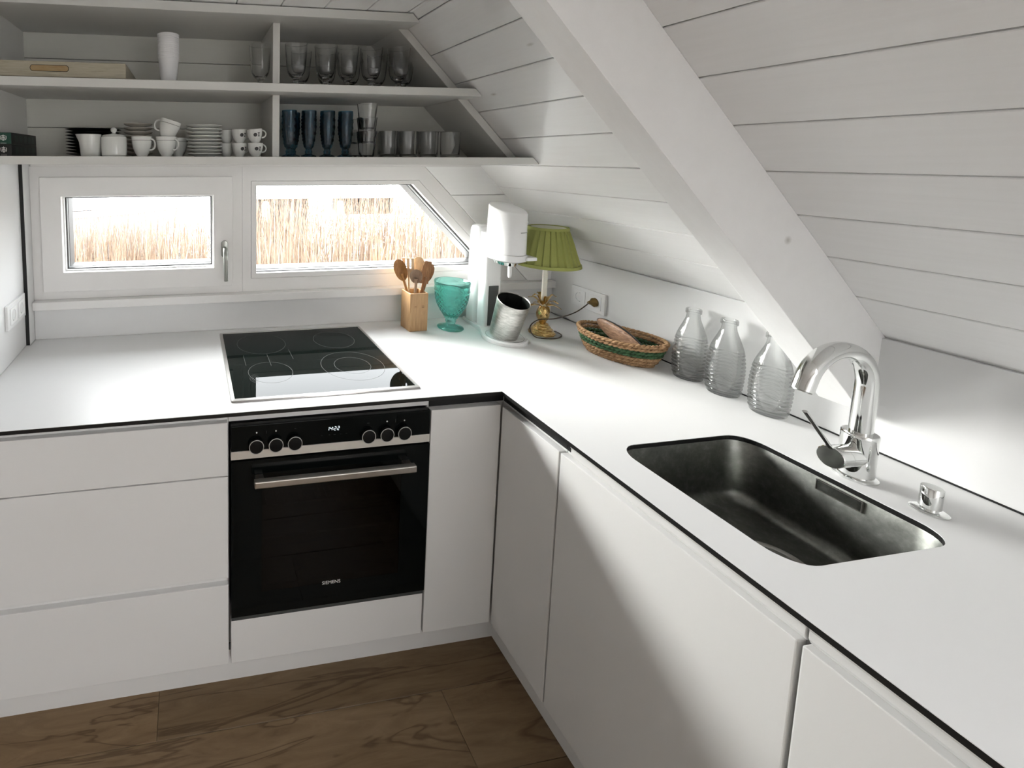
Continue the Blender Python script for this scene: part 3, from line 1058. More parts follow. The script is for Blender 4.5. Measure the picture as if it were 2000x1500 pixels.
def ring_sock(t, X, cy_, zc):
    g = G()
    n = 32
    sq = []
    for i in range(n):
        a = 2 * math.pi * i / n
        c, s = math.cos(a), math.sin(a)
        k = 0.0275 / max(abs(c), abs(s))
        sq.append((cy_ + k * c, zc + k * s))
    ci = [(cy_ + 0.0195 * math.cos(2 * math.pi * i / n), zc + 0.0195 * math.sin(2 * math.pi * i / n)) for i in range(n)]
    L = [[(X(0.0105), p[0], p[1]) for p in sq], [(X(0.0128), p[0], p[1]) for p in sq], [(X(0.0128), p[0], p[1]) for p in ci],
         [(X(0.0030), p[0] * 0.94 + cy_ * 0.06, p[1] * 0.94 + zc * 0.06) for p in ci]]
    g.loft(L, caps=(False, True))
    ins = g.build('insert', 'plastic2', t, smooth=35)
    f_ = G()
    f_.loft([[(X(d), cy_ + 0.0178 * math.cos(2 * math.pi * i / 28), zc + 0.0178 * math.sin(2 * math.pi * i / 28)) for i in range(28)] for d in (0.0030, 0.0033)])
    f_.build('recess_shade', 'sockshade', ins)  # white face painted grey: the shade inside the recess is in its colour
    for dy in (-0.0095, 0.0095):
        h = G()
        h.loft([[(X(d), cy_ + dy + 0.0026 * math.cos(2 * math.pi * i / 12), zc + 0.0026 * math.sin(2 * math.pi * i / 12)) for i in range(12)] for d in (0.0033, 0.0038)])
        h.build('pin_hole', 'gasket', ins)
    for dz in (-0.0182, 0.0182):
        h = G()
        x0_, x1_ = sorted((X(0.0035), X(0.0115)))
        h.box(x0_, x1_, cy_ - 0.0025, cy_ + 0.0025, zc + dz - 0.001, zc + dz + 0.001).build('earth_clip', 'satin', ins)
    return ins


socket_unit('double_socket', 'white double wall socket on the side wall by the window', 1, -0.7130, 0.452, 0.165)
socket_unit('double_socket', 'white double wall socket with the lamp plug in it', -1, 1.5177, 0.409, 0.122)

# ================================================================== WALL SHELF
ZS = {'top': (1.1463, 1.1735), 'mid': (0.9102, 0.9365), 'low': (0.6775, 0.7027)}
SYF = 0.2585
su = thing('wall_shelf', 'white open wall shelf with sloping right end under the roof', 'shelf', (0.1, 0.42, 0.6775))
for k in ('top', 'mid', 'low'):
    z0, z1 = ZS[k]
    G().prism([(-0.712, z0), (S - z0 - 0.004, z0), (S - z1 - 0.004, z1), (-0.712, z1)], 'y', SYF, YB - 0.001).build('shelf_board', 'shelf', su, bevel=0.0012, seg=1)
for z0, z1 in ((0.9366, 1.1462), (0.7028, 0.9101)):
    G().box(0.1762, 0.2005, 0.340, YB - 0.001, z0, z1).build('divider', 'shelf', su, bevel=0.001, seg=1)
    G().prism([(1.766 - z0, z0), (1.8035 - z0, z0), (1.8035 - z1, z1), (1.766 - z1, z1)], 'y', 0.345, YB - 0.001).build('sloping_end', 'shelf', su, bevel=0.001, seg=1)
    G().box(-0.712, -0.688, 0.262, YB - 0.001, z0, z1).build('side', 'shelf', su)
G().lathe([(0, 0), (0.004, 0), (0.0035, -0.0012), (0, -0.0015)], 16, (0.565, 0.30, 1.1462)).build('screw_cap', 'plastic', su)
ZL = 0.7028
ZM = 0.9366


# ------------------------------------------------------------------ things on the upper shelf
bxo = thing('wooden_box', 'shallow pale wooden box with a finger slot on the upper shelf', 'box', (-0.50, 0.42, ZM))
bxf = G().box(-0.686, -0.296, 0.292, 0.304, ZM + 0.006, ZM + 0.052).build('front', 'ply', bxo, bevel=0.001, seg=1)
G().prism([(-0.520 + (0.047 if math.cos(a) > 0 else -0.047) + 0.0075 * math.cos(a), ZM + 0.0315 + 0.0085 * math.sin(a)) for a in [math.radians(t) for t in range(0, 360, 15)]], 'y', 0.2915, 0.2925).build('slot', 'oak', bxf)
G().prism([(-0.520 + (0.047 if math.cos(a) > 0 else -0.047) + 0.0092 * math.cos(a), ZM + 0.0315 + 0.0100 * math.sin(a)) for a in [math.radians(t) for t in range(0, 360, 15)]], 'y', 0.2918, 0.2925).build('slot_edge', 'jettydark', bxf)
G().box(-0.686, -0.296, 0.2925, 0.585, ZM + 0.0005, ZM + 0.0055).build('bottom', 'card', bxo)
for x0, x1 in ((-0.686, -0.676), (-0.306, -0.296)):
    G().box(x0, x1, 0.305, 0.585, ZM + 0.006, ZM + 0.052).build('side', 'ply', bxo)
G().box(-0.675, -0.307, 0.575, 0.585, ZM + 0.006, ZM + 0.052).build('back', 'ply', bxo)

ORD = ['topmost', 'second from the top', 'third from the top', 'fourth from the top', 'fifth from the top', 'sixth from the top', 'seventh from the top', 'eighth from the top', 'ninth from the top', 'tenth from the top', 'eleventh from the top', 'twelfth from the top', 'lowest']
# nested white cups
CN = 13
cup_prof = [(0.0, 0.0), (0.0235, 0.0), (0.0245, 0.001), (0.0335, 0.083), (0.0352, 0.085), (0.0352, 0.0885), (0.0338, 0.0893), (0.0334, 0.087), (0.0240, 0.002), (0.0, 0.0012)]
pc = None
for k in range(CN):
    z_ = ZM + 0.0001 + k * 0.0063
    g = G().lathe(cup_prof, 32)
    lab = 'white plastic cup, ' + (ORD[CN - 1 - k]) + ' in the nested stack on the upper shelf'
    if pc is None:
        pc = g.build('plastic_cup', 'paper', None, smooth=40)
        tag(pc, lab, 'cup', 'stack of white plastic cups')
        pc.location = (-0.168, 0.372, z_)
    else:
        copy_tree(pc, (-0.168, 0.372, z_), lab)


def shell(prof, t):
    """closed outline from an outer profile: bottom centre -> rim, back down inside"""
    inner = []
    for (r, z) in prof[::-1]:
        inner.append((max(r - t, 0.0), z))
    return inner


def goblet_mesh():
    out = [(0.0, 0.0), (0.0285, 0.0), (0.029, 0.002), (0.018, 0.0055), (0.009, 0.010), (0.0075, 0.016), (0.011, 0.021), (0.0085, 0.026), (0.0125, 0.033), (0.023, 0.042), (0.030, 0.055), (0.0335, 0.075), (0.0355, 0.100), (0.0375, 0.125), (0.0395, 0.148)]
    inn = [(0.0383, 0.1485), (0.0360, 0.125), (0.0340, 0.100), (0.0318, 0.075), (0.0282, 0.057), (0.020, 0.0455), (0.008, 0.041), (0.0, 0.040)]
    def rf(a, z, k):
        return 1 + (0.022 * math.cos(9 * a) if 0.035 < z < 0.11 else 0)
    return G().lathe(out + inn, 36, rfun=rf)


gob = None
gspots = [(0.143, 0.400, 'clear glass goblet standing alone left of the shelf divider'),
          (0.262, 0.362, 'clear glass goblet first right of the shelf divider, front row'),
          (0.369, 0.372, 'clear glass goblet second from the shelf divider, front row'),
          (0.449, 0.376, 'clear glass goblet third from the shelf divider, front row'),
          (0.5365, 0.376, 'clear glass goblet fourth from the shelf divider, front row'),
          (0.638, 0.372, 'clear glass goblet nearest the sloping end of the upper shelf')]
gback = [(0.305, 0.47), (0.405, 0.48), (0.497, 0.475), (0.60, 0.475), (0.70, 0.462)]
for x_, y_, lab in gspots:
    if gob is None:
        gob = goblet_mesh().build('glass_goblet', 'glass', None, smooth=45)
        tag(gob, lab, 'glass', 'clear goblets on the upper shelf')
        gob.location = (x_, y_, ZM + 0.0002)
    else:
        copy_tree(gob, (x_, y_, ZM + 0.0002), lab)
for (x_, y_), od in zip(gback, ('first', 'second', 'third', 'fourth', 'fifth')):
    copy_tree(gob, (x_, y_, ZM + 0.0002), 'clear glass goblet in the back row, ' + od + ' from the shelf divider')

# ------------------------------------------------------------------ things on the lower shelf
def capsule_box(z0, lab, green):
    t = thing('capsule_box', lab, 'box', (-0.665, 0.42, z0), 'coffee capsule boxes')
    x0, x1, y0, y1 = -0.686, -0.6425, 0.305, 0.535
    h = 0.0355
    G().box(x0, x1, y0, y1, z0, z0 + h).build('carton', 'card', t, bevel=0.0008, seg=1)
    if green:
        G().box(x0 + 0.0006, x1 - 0.0006, y0 - 0.0004, y0 + 0.0002, z0 + 0.001, z0 + h - 0.001).build('end_print', 'green', t)
    ex, ez = -0.6655, z0 + h * 0.54
    em = G()
    Y0, Y1 = y0 - 0.0009, y0 - 0.0004
    n = 24
    # crowned figure: head, crown, flowing hair and two raised tails inside a round badge
    em.prism([(ex + 0.0022 * math.cos(2 * math.pi * i / 14), ez + 0.0012 + 0.0030 * math.sin(2 * math.pi * i / 14)) for i in range(14)], 'y', Y0, Y1)
    em.prism([(ex - 0.0042, ez + 0.0050), (ex + 0.0042, ez + 0.0050), (ex + 0.0048, ez + 0.0078), (ex + 0.0020, ez + 0.0064), (ex, ez + 0.0102), (ex - 0.0020, ez + 0.0064), (ex - 0.0048, ez + 0.0078)], 'y', Y0, Y1)
    for s_ in (-1, 1):
        em.prism([(ex + s_ * p[0], ez + p[1]) for p in ((0.0032, 0.004), (0.0048, 0.001), (0.0046, -0.004), (0.0026, -0.0085), (0.0016, -0.0085), (0.0032, -0.004))], 'y', Y0, Y1)
        em.prism([(ex + s_ * p[0], ez + p[1]) for p in ((0.0068, 0.007), (0.0092, 0.005), (0.0092, -0.002), (0.0066, -0.0072), (0.0056, -0.006), (0.0074, -0.001), (0.0074, 0.004))], 'y', Y0, Y1)
    em.prism([(ex - 0.0018, ez - 0.0025), (ex + 0.0018, ez - 0.0025), (ex + 0.0010, ez - 0.0090), (ex - 0.0010, ez - 0.0090)], 'y', Y0, Y1)
    em.build('emblem', 'white', t)
    G().box(ex - 0.0085, ex + 0.0085, Y0, Y1, z0 + 0.0025, z0 + 0.0036).build('lettering_line', 'white', t)
    for k in range(5):
        yk = 0.335 + 0.038 * k
        G().box(x1 - 0.0001, x1 + 0.0004, yk, yk + 0.026, z0 + 0.007, z0 + h - 0.007).build('side_print', 'cardprint', t)
    return t


capsule_box(ZL + 0.0002, 'dark coffee capsule carton with white emblem, lower of the two stacked', False)
capsule_box(ZL + 0.0361, 'coffee capsule carton with green end and white emblem, upper of the two', True)

# black plates in a pile
pl_prof = [(0.0, 0.0), (0.055, 0.0), (0.060, 0.001), (0.092, 0.0075), (0.0935, 0.0085), (0.092, 0.0098), (0.060, 0.0042), (0.0, 0.0035)]
pp = None
NP = 9
for k in range(NP):
    lab = 'black plate, ' + (ORD[NP - 1 - k] if k else 'lowest') + ' in the pile behind the white jug'
    z_ = ZL + 0.0002 + k * 0.0105
    if pp is None:
        pp = G().lathe(pl_prof, 48).build('plate', 'slate', None, smooth=40)
        tag(pp, lab, 'plate', 'pile of black plates')
        pp.location = (-0.435, 0.487, z_)
    else:
        copy_tree(pp, (-0.435, 0.487, z_), lab)

# creamer
cj = thing('milk_jug', 'white porcelain milk jug with pouring lip on the lower shelf', 'jug', (-0.420, 0.352, ZL))
def lip(a, z, k):
    d = (a - math.pi * 1.04 + math.pi) % (2 * math.pi) - math.pi
    return 1 + 0.32 * math.exp(-(d / 0.30) ** 2) * max(0, (z - 0.050) / 0.02)
G().lathe([(0.0, 0.0), (0.029, 0.0), (0.031, 0.002), (0.0345, 0.045), (0.0345, 0.070), (0.0325, 0.0705), (0.032, 0.045), (0.0285, 0.005), (0.0, 0.004)], 40, (-0.420, 0.352, ZL + 0.0002), rfun=lip).build('body', 'porc', cj, smooth=45)
hp = [(-0.388, 0.352, ZL + 0.060), (-0.374, 0.356, ZL + 0.060), (-0.366, 0.36, ZL + 0.045), (-0.372, 0.358, ZL + 0.026), (-0.388, 0.352, ZL + 0.020)]
# sugar bowl
sgb = thing('sugar_bowl', 'white porcelain sugar bowl with round lid knob on the lower shelf', 'bowl', (-0.345, 0.345, ZL))
G().lathe([(0.0, 0.0), (0.036, 0.0), (0.0395, 0.003), (0.0405, 0.02), (0.0405, 0.060), (0.0385, 0.0625), (0.0, 0.0625)], 40, (-0.345, 0.345, ZL + 0.0002)).build('body', 'porc', sgb, smooth=40)
G().lathe([(0.0, 0.0), (0.036, 0.0), (0.0375, 0.0015), (0.034, 0.005), (0.012, 0.0085), (0.005, 0.011), (0.0055, 0.013), (0.0085, 0.0165), (0.0105, 0.0215), (0.0085, 0.0265), (0.004, 0.029), (0.0, 0.0295)], 36, (-0.345, 0.345, ZL + 0.0632)).build('lid', 'porc', sgb, smooth=40)

# saucers
sa_prof = [(0.0, 0.0), (0.022, 0.0), (0.024, 0.003), (0.044, 0.0085), (0.049, 0.0125), (0.0485, 0.0140), (0.043, 0.0118), (0.024, 0.0065), (0.0, 0.0060)]
sa = None
NS = 8
for k in range(NS):
    lab = 'cream saucer, ' + (ORD[NS - 1 - k] if k else 'lowest') + ' in the pile behind the white cups'
    z_ = ZL + 0.0002 + k * 0.0142
    if sa is None:
        sa = G().lathe(sa_prof, 40).build('saucer', 'cream', None, smooth=40)
        tag(sa, lab, 'saucer', 'pile of cream saucers')
        sa.location = (-0.280, 0.462, z_)
    else:
        copy_tree(sa, (-0.280, 0.462, z_), lab)

# white plates, small
wp_prof = [(0.0, 0.0), (0.034, 0.0), (0.037, 0.0015), (0.058, 0.0085), (0.0605, 0.0095), (0.0605, 0.0112), (0.058, 0.0118), (0.036, 0.0050), (0.0, 0.0042)]
wp = None
NW = 9
for k in range(NW):
    lab = 'small white plate, ' + (ORD[NW - 1 - k] if k else 'lowest') + ' in the pile on the lower shelf'
    z_ = ZL + 0.0002 + k * 0.0116
    if wp is None:
        wp = G().lathe(wp_prof, 44).build('small_plate', 'porc', None, smooth=40)
        tag(wp, lab, 'plate', 'pile of small white plates')
        wp.location = (-0.0525, 0.372, z_)
    else:
        copy_tree(wp, (-0.0525, 0.372, z_), lab)


# coffee cups with a thin line
def coffee_cup(label, r=0.034, h=0.0645, band=True, group='white cups with a thin line'):
    t = thing('coffee_cup', label, 'cup', (0, 0, 0), group)
    k = r / 0.034
    q = h / 0.0645
    prof = [(0.0, 0.0), (0.0165, 0.0), (0.0175, 0.003), (0.0225, 0.010), (0.0285, 0.024), (0.0325, 0.042), (0.034, 0.064), (0.0328, 0.0645), (0.0310, 0.042), (0.0268, 0.024), (0.0205, 0.0125), (0.0, 0.008)]
    G().lathe([(a * k, b * q) for a, b in prof], 40).build('bowl', 'porc', t, smooth=45, local=True)
    pts = []
    for i in range(13):
        a = math.radians(100 - 205 * i / 12)
        pts.append(((0.0315 + 0.0015 + 0.0155 * math.cos(a)) * k, 0, (0.0385 + 0.0175 * math.sin(a)) * q))
    pts[-1] = (0.0265 * k, 0, 0.0215 * q)
    G().tube(pts, 0.0032 * k, 10).build('handle', 'porc', t, smooth=50, local=True)
    if band:
        g = G()
        g.lathe([(0.0335 * k, 0.0515 * q), (0.03372 * k, 0.0515 * q), (0.03382 * k, 0.0526 * q), (0.0336 * k, 0.0526 * q)], 40, close=True)
        g.build('line', 'line', t, local=True)
    return t


cA = coffee_cup('white coffee cup standing alone in front of the cream saucers')
cA.location = (-0.257, 0.350, ZL + 0.0002)
cA.rotation_euler = (0, 0, math.radians(-25))
cB = copy_tree(cA, (-0.178, 0.345, ZL + 0.0002), 'white coffee cup carrying the tilted cup', rotz=math.radians(-35))
cT = copy_tree(cA, (-0.173, 0.346, ZL + 0.0665), 'white coffee cup lying tilted on another cup')
cT.rotation_euler = (Matrix.Rotation(math.radians(17), 3, 'Y') @ Matrix.Rotation(math.radians(172), 3, 'Z')).to_euler()
cT.location = (-0.180, 0.345, ZL + 0.0560)
cB2 = copy_tree(cA, (-0.142, 0.43, ZL + 0.0002), 'white coffee cup half hidden beside the small white plates', rotz=math.radians(200))


def espresso(label):
    t = coffee_cup(label, 0.0268, 0.046, False, 'white espresso cups with a dark logo')
    g = G()
    def dec(poly):
        vs = []
        for (u, z) in poly:
            zr = z / 0.046 * 0.0645
            P_ = [(0.0175, 0.003), (0.0225, 0.010), (0.0285, 0.024), (0.0325, 0.042), (0.034, 0.064)]
            rr_ = 0.034
            for (ra, za), (rb, zb_) in zip(P_, P_[1:]):
                if za <= zr <= zb_:
                    rr_ = ra + (rb - ra) * (zr - za) / (zb_ - za)
            rr_ = rr_ * 0.0268 / 0.034 + 0.0006
            a = -math.pi / 2 + u / 0.0255
            vs.append((rr_ * math.cos(a), rr_ * math.sin(a), z))
        n_v = len(vs)
        cen = tuple(sum(p[i] for p in vs) / n_v for i in range(3))
        q_ = math.hypot(cen[0], cen[1])
        rm_ = sum(math.hypot(p[0], p[1]) for p in vs) / n_v
        g.add(vs + [(cen[0] * rm_ / q_, cen[1] * rm_ / q_, cen[2])], [(i, (i + 1) % n_v, n_v) for i in range(n_v)])
    dec([(-0.0035 + 0.0066 * math.cos(2 * math.pi * i / 16), 0.0265 + 0.0062 * math.sin(2 * math.pi * i / 16)) for i in range(16)])
    for u0, u1, z0, z1 in ((0.0045, 0.0130, 0.0312, 0.0335), (0.0072, 0.0104, 0.0226, 0.0312), (0.0048, 0.0128, 0.0206, 0.0226)):
        dec([(u0, z0), (u1, z0), (u1, z1), (u0, z1)])
    g.build('logo', 'line', t, local=True)
    return t


eA = espresso('white espresso cup with dark logo, lower right of four, by the divider')
eA.location = (0.1185, 0.345, ZL + 0.0002)
eA.rotation_euler = (0, 0, math.radians(10))
copy_tree(eA, (0.0675, 0.372, ZL + 0.0002), 'white espresso cup with dark logo, lower left of four', rotz=math.radians(25))
copy_tree(eA, (0.1195, 0.345, ZL + 0.0468), 'white espresso cup with dark logo, upper right of four, by the divider', rotz=math.radians(4)).rotation_euler[1] = math.radians(-6)
copy_tree(eA, (0.0675, 0.372, ZL + 0.0466), 'white espresso cup with dark logo, upper left of four', rotz=math.radians(20))
for z_, lab in ((ZL + 0.0002, 'plain side of a white espresso cup behind the plate pile, lower'), (ZL + 0.0466, 'plain side of a white espresso cup behind the plate pile, upper')):
    eP = copy_tree(eA, (0.026, 0.415, z_), lab, rotz=math.radians(-15))
    for ch in list(eP.children):
        if ch.name.startswith('logo'):
            bpy.data.objects.remove(ch)


# blue goblets with bubbled bowls
def blue_mesh():
    out = [(0.0, 0.0), (0.0275, 0.0), (0.028, 0.002), (0.024, 0.0045), (0.013, 0.008), (0.011, 0.013), (0.0135, 0.018), (0.010, 0.0235), (0.0115, 0.029), (0.0155, 0.0325)]
    N1 = 26
    for k in range(N1 + 1):
        z = 0.036 + (0.150 - 0.036) * k / N1
        u = k / N1
        r = 0.0175 + 0.0095 * math.sin(min(u * 1.5, 1) * math.pi / 2) - 0.0012 * u
        out.append((r, z))
    out += [(0.0258, 0.1545), (0.0258, 0.158)]
    inn = [(0.0240, 0.1582), (0.0235, 0.150), (0.0238, 0.11), (0.0220, 0.08), (0.0160, 0.045), (0.0, 0.041)]
    def rf(a, z, k):
        if 0.036 < z < 0.148:
            return 1 + 0.11 * max(0, math.cos(8 * a + (z / 0.0115) * math.pi)) * max(0, math.cos(8 * a - (z / 0.0115) * math.pi)) - 0.03
        if 0.003 < z < 0.007:
            return 1 + 0.04 * math.cos(12 * a)
        return 1
    return G().lathe(out + inn, 64, rfun=rf)


bg_ = None
for x_, y_, lab in ((0.2375, 0.352, 'blue bubbled goblet next to the shelf divider, front row'), (0.3065, 0.352, 'blue bubbled goblet second from the divider, front row'),
                    (0.3735, 0.354, 'blue bubbled goblet third from the divider, front row'), (0.4395, 0.356, 'blue bubbled goblet nearest the clear tumblers, front row')):
    if bg_ is None:
        bg_ = blue_mesh().build('blue_goblet', 'blue', None, smooth=50)
        tag(bg_, lab, 'glass', 'blue goblets on the lower shelf')
        bg_.location = (x_, y_, ZL + 0.0002)
    else:
        copy_tree(bg_, (x_, y_, ZL + 0.0002), lab)
for x_, od in ((0.240, 'first'), (0.300, 'second'), (0.370, 'third'), (0.440, 'fourth')):
    copy_tree(bg_, (x_ + 0.028, 0.432, ZL + 0.0002), 'blue bubbled goblet in the back row, ' + od + ' from the shelf divider')


def tumbler(rb, rt, h, t=0.0016, facets=0, base_t=0.006):
    prof = [(0.0, 0.0), (rb - 0.002, 0.0), (rb, 0.002), (rb + (rt - rb) * 0.5, h * 0.5), (rt, h), (rt - t * 0.7, h + 0.0006), (rt - t, h - 0.001), (rb + (rt - rb) * 0.5 - t, h * 0.5), (rb - t, base_t + 0.001), (0.0, base_t)]
    rf = (lambda a, z, k: 1 + (0.025 * math.cos(facets * a) if (k in (2, 3)) else 0)) if facets else None
    return G().lathe(prof, 48 if facets else 36, rfun=rf)


ts = None
for k, lab in enumerate(('clear tumbler at the bottom of the stack of three', 'clear tumbler in the middle of the stack of three', 'clear tumbler on top of the stack of three')):
    if ts is None:
        ts = tumbler(0.0255, 0.0365, 0.090, 0.0018, 9).build('stacking_tumbler', 'glass', None, smooth=45)
        tag(ts, lab, 'glass', 'stacked clear tumblers')
        ts.location = (0.528, 0.378, ZL + 0.0002)
    else:
        copy_tree(ts, (0.528, 0.378, ZL + 0.0002 + 0.0490 * k), lab)
for k, lab in enumerate(('lower clear tumbler of the pair behind the stack of three', 'upper clear tumbler of the pair behind the stack of three')):
    copy_tree(ts, (0.525, 0.475, ZL + 0.0002 + 0.0490 * k), lab)
lg = None
for x_, y_, lab in ((0.6135, 0.385, 'low clear glass next to the stacked tumblers, front row'), (0.6900, 0.385, 'low clear glass second from the stacked tumblers, front row'),
                    (0.7690, 0.385, 'low clear glass third from the stacked tumblers, front row'), (0.8560, 0.385, 'low clear glass nearest the sloping end of the lower shelf')):
    if lg is None:
        lg = tumbler(0.0335, 0.0350, 0.092, 0.0016, 0, 0.010).build('low_glass', 'glass', None, smooth=45)
        tag(lg, lab, 'glass', 'low clear glasses on the lower shelf')
        lg.location = (x_, y_, ZL + 0.0002)
    else:
        copy_tree(lg, (x_, y_, ZL + 0.0002), lab)
for x_, od in ((0.645, 'first'), (0.722, 'second'), (0.812, 'third')):
    copy_tree(lg, (x_, 0.468, ZL + 0.0002), 'low clear glass in the back row, ' + od + ' from the stacked tumblers')

# ================================================================== ON THE WORKTOP
# utensil block
ub_c = (0.8045, 0.513)
ub = thing('utensil_holder', 'square bamboo holder full of wooden spoons', 'utensil holder', (ub_c[0], ub_c[1], 0.0))
q = [(0.7665, 0.4745), (0.845, 0.477), (0.8425, 0.5505), (0.764, 0.548)]
qi = [(ub_c[0] + (p[0] - ub_c[0]) * 0.84, ub_c[1] + (p[1] - ub_c[1]) * 0.84) for p in q]
G().loft([[(p[0], p[1], 0.0003) for p in q], [(p[0], p[1], 0.157) for p in q], [(p[0], p[1], 0.157) for p in qi], [(p[0], p[1], 0.012) for p in qi]], caps=(True, True)).build('box', 'bamboo', ub, bevel=0.0012, seg=1)
for x_, w_ in ((0.790, 0.009), (0.823, 0.009)):
    for dz in (0.0, 0.006):
        G().box(x_ - w_ / 2, x_ + w_ / 2, 0.4738, 0.4765, 0.0985 + dz, 0.0995 + dz).build('handle_mark', 'spoon_d', ub)


def spoon(name, label, foot, tip, hw, hl, m, kind='spoon', yawn=0.0):
    """handle from foot to the head; head is a flat oval facing the camera"""
    f_, t_ = Vector(foot), Vector(tip)
    ax = (t_ - f_).normalized()
    view = Vector((-0.46 + yawn, -0.89, 0.15)).normalized()
    side = ax.cross(view).normalized()
    nrm = side.cross(ax).normalized()
    t = thing(name, label, 'spoon' if kind == 'spoon' else 'spatula', foot, 'wooden kitchen utensils in the holder')
    neck = t_ - ax * hl * 1.75
    G().tube([f_, f_.lerp(neck, 0.6), neck, t_ - ax * hl * 1.4], [0.0048, 0.005, 0.0055, 0.0075], 10).build('handle', m, t, smooth=50)
    g = G()
    n, rings = 28, 6
    c = t_ - ax * hl
    if kind == 'spoon':
        loops = []
        for k in range(rings + 1):
            s_ = (k / rings)
            loops.append([c + ax * (hl * s_ * math.sin(a)) * (1 if math.sin(a) > 0 else 1.15) + side * (hw * s_ * math.cos(a)) + nrm * (0.0035 - 0.011 * (1 - s_ * s_)) for a in [2 * math.pi * i / n for i in range(n)]])
        back = []
        for k in range(rings, -1, -1):
            s_ = (k / rings)
            back.append([c + ax * (hl * s_ * math.sin(a)) * (1 if math.sin(a) > 0 else 1.15) + side * (hw * s_ * math.cos(a)) + nrm * (0.0035 - 0.0145 * (1 - s_ * s_) - 0.001) for a in [2 * math.pi * i / n for i in range(n)]])
        eps = 1e-4
        loops[0] = [c + nrm * (0.0035 - 0.011) + (p - (c + nrm * (0.0035 - 0.011))) * 1.0 + side * eps * math.cos(2 * math.pi * i / n) + ax * eps * math.sin(2 * math.pi * i / n) for i, p in enumerate(loops[0])]
        back[-1] = [c + nrm * (0.0035 - 0.0155) + side * eps * math.cos(2 * math.pi * i / n) + ax * eps * math.sin(2 * math.pi * i / n) for i in range(n)]
        g.loft(loops + back)
    elif kind == 'spatula':
        poly = [(-hw, -hl), (-hw * 1.0, hl * 0.6), (-hw * 0.7, hl), (hw * 0.7, hl), (hw, hl * 0.6), (hw, -hl)]
        g.loft([[c + side * a + ax * b + nrm * d for a, b in poly] for d in (0.0025, -0.0025)])
    else:
        for a in (-1, 0, 1):
            g.loft([[c + side * (a * hw * 0.72 + s * hw * 0.22) + ax * b + nrm * d for s, b in ((-1, -hl * 0.2), (-1, hl), (1, hl), (1, -hl * 0.2))] for d in (0.0025, -0.0025)])
        g.loft([[c + side * a + ax * b + nrm * d for a, b in ((-hw * 0.95, -hl * 0.2), (-hw * 0.5, -hl), (hw * 0.5, -hl), (hw * 0.95, -hl * 0.2), (hw * 0.95, -hl * 0.1), (-hw * 0.95, -hl * 0.1))] for d in (0.0025, -0.0025)])
    g.build('head', m, t, smooth=40)
    return t


spoon('wooden_spoon', 'orange-brown wooden spoon leaning left in the bamboo holder', (0.812, 0.500, 0.02), (0.735, 0.535, 0.287), 0.0255, 0.043, 'spoon_o')
spoon('wooden_fork', 'pale slotted wooden fork behind the other spoons in the holder', (0.790, 0.525, 0.02), (0.778, 0.528, 0.292), 0.024, 0.040, 'spoon_l', 'fork')
spoon('wooden_spoon', 'small round grey-brown wooden spoon at the front of the holder', (0.792, 0.497, 0.02), (0.798, 0.492, 0.253), 0.0245, 0.027, 'spoon_g')
spoon('wooden_spoon', 'large pale wooden spoon in the middle of the holder', (0.800, 0.520, 0.02), (0.822, 0.520, 0.298), 0.027, 0.040, 'spoon_l')
spoon('wooden_spatula', 'dark striped wooden spatula at the right of the holder', (0.808, 0.512, 0.02), (0.853, 0.502, 0.282), 0.019, 0.047, 'spoon_d', 'spatula', yawn=0.5)
spoon('wooden_spoon', 'dark brown wooden spoon leaning right in the holder', (0.806, 0.520, 0.02), (0.870, 0.507, 0.270), 0.021, 0.036, 'spoon_d', yawn=0.6)

# turquoise jug on a foot
jg = thing('turquoise_glass_jug', 'turquoise pressed glass jug on a foot beside the spoons', 'jug', (0.957, 0.494, 0.0))
prof = [(0.0, 0.0005), (0.050, 0.0005), (0.0515, 0.003), (0.050, 0.0055), (0.032, 0.011), (0.0195, 0.017), (0.0165, 0.022), (0.0205, 0.028), (0.0215, 0.033), (0.0195, 0.038), (0.026, 0.044)]
NB = 60
KP = [(0.046, 0.026), (0.058, 0.033), (0.070, 0.041), (0.085, 0.0495), (0.100, 0.0565), (0.120, 0.0625), (0.140, 0.0655), (0.154, 0.0665)]
for k in range(NB + 1):
    z = 0.046 + 0.1080 * k / NB
    for (za, ra), (zb_, rb_) in zip(KP, KP[1:]):
        if za <= z <= zb_ + 1e-9:
            r = ra + (rb_ - ra) * (z - za) / (zb_ - za)
    prof.append((r, z))
prof += [(0.0675, 0.157), (0.0695, 0.160), (0.0680, 0.164), (0.0680, 0.180), (0.0705, 0.196), (0.0695, 0.198), (0.0680, 0.197), (0.0655, 0.180), (0.0640, 0.164), (0.0610, 0.130), (0.0535, 0.104), (0.041, 0.076), (0.027, 0.056), (0.0, 0.050)]
def jr(a, z, k):
    f = 1.0
    if 0.046 < z < 0.152 and k > 10 and k < 10 + NB + 2:
        f += 0.052 * (1 - min(abs(math.sin(9 * a + z * 170)), abs(math.sin(9 * a - z * 170)))) - 0.035
    d = (a - math.radians(262) + math.pi) % (2 * math.pi) - math.pi
    if z > 0.164:
        f += 0.16 * math.exp(-(d / 0.24) ** 2) * min((z - 0.164) / 0.03, 1)
    return f
G().lathe(prof, 144, (0.957, 0.494, 0.0), rfun=jr).build('body', 'turq', jg, smooth=60)

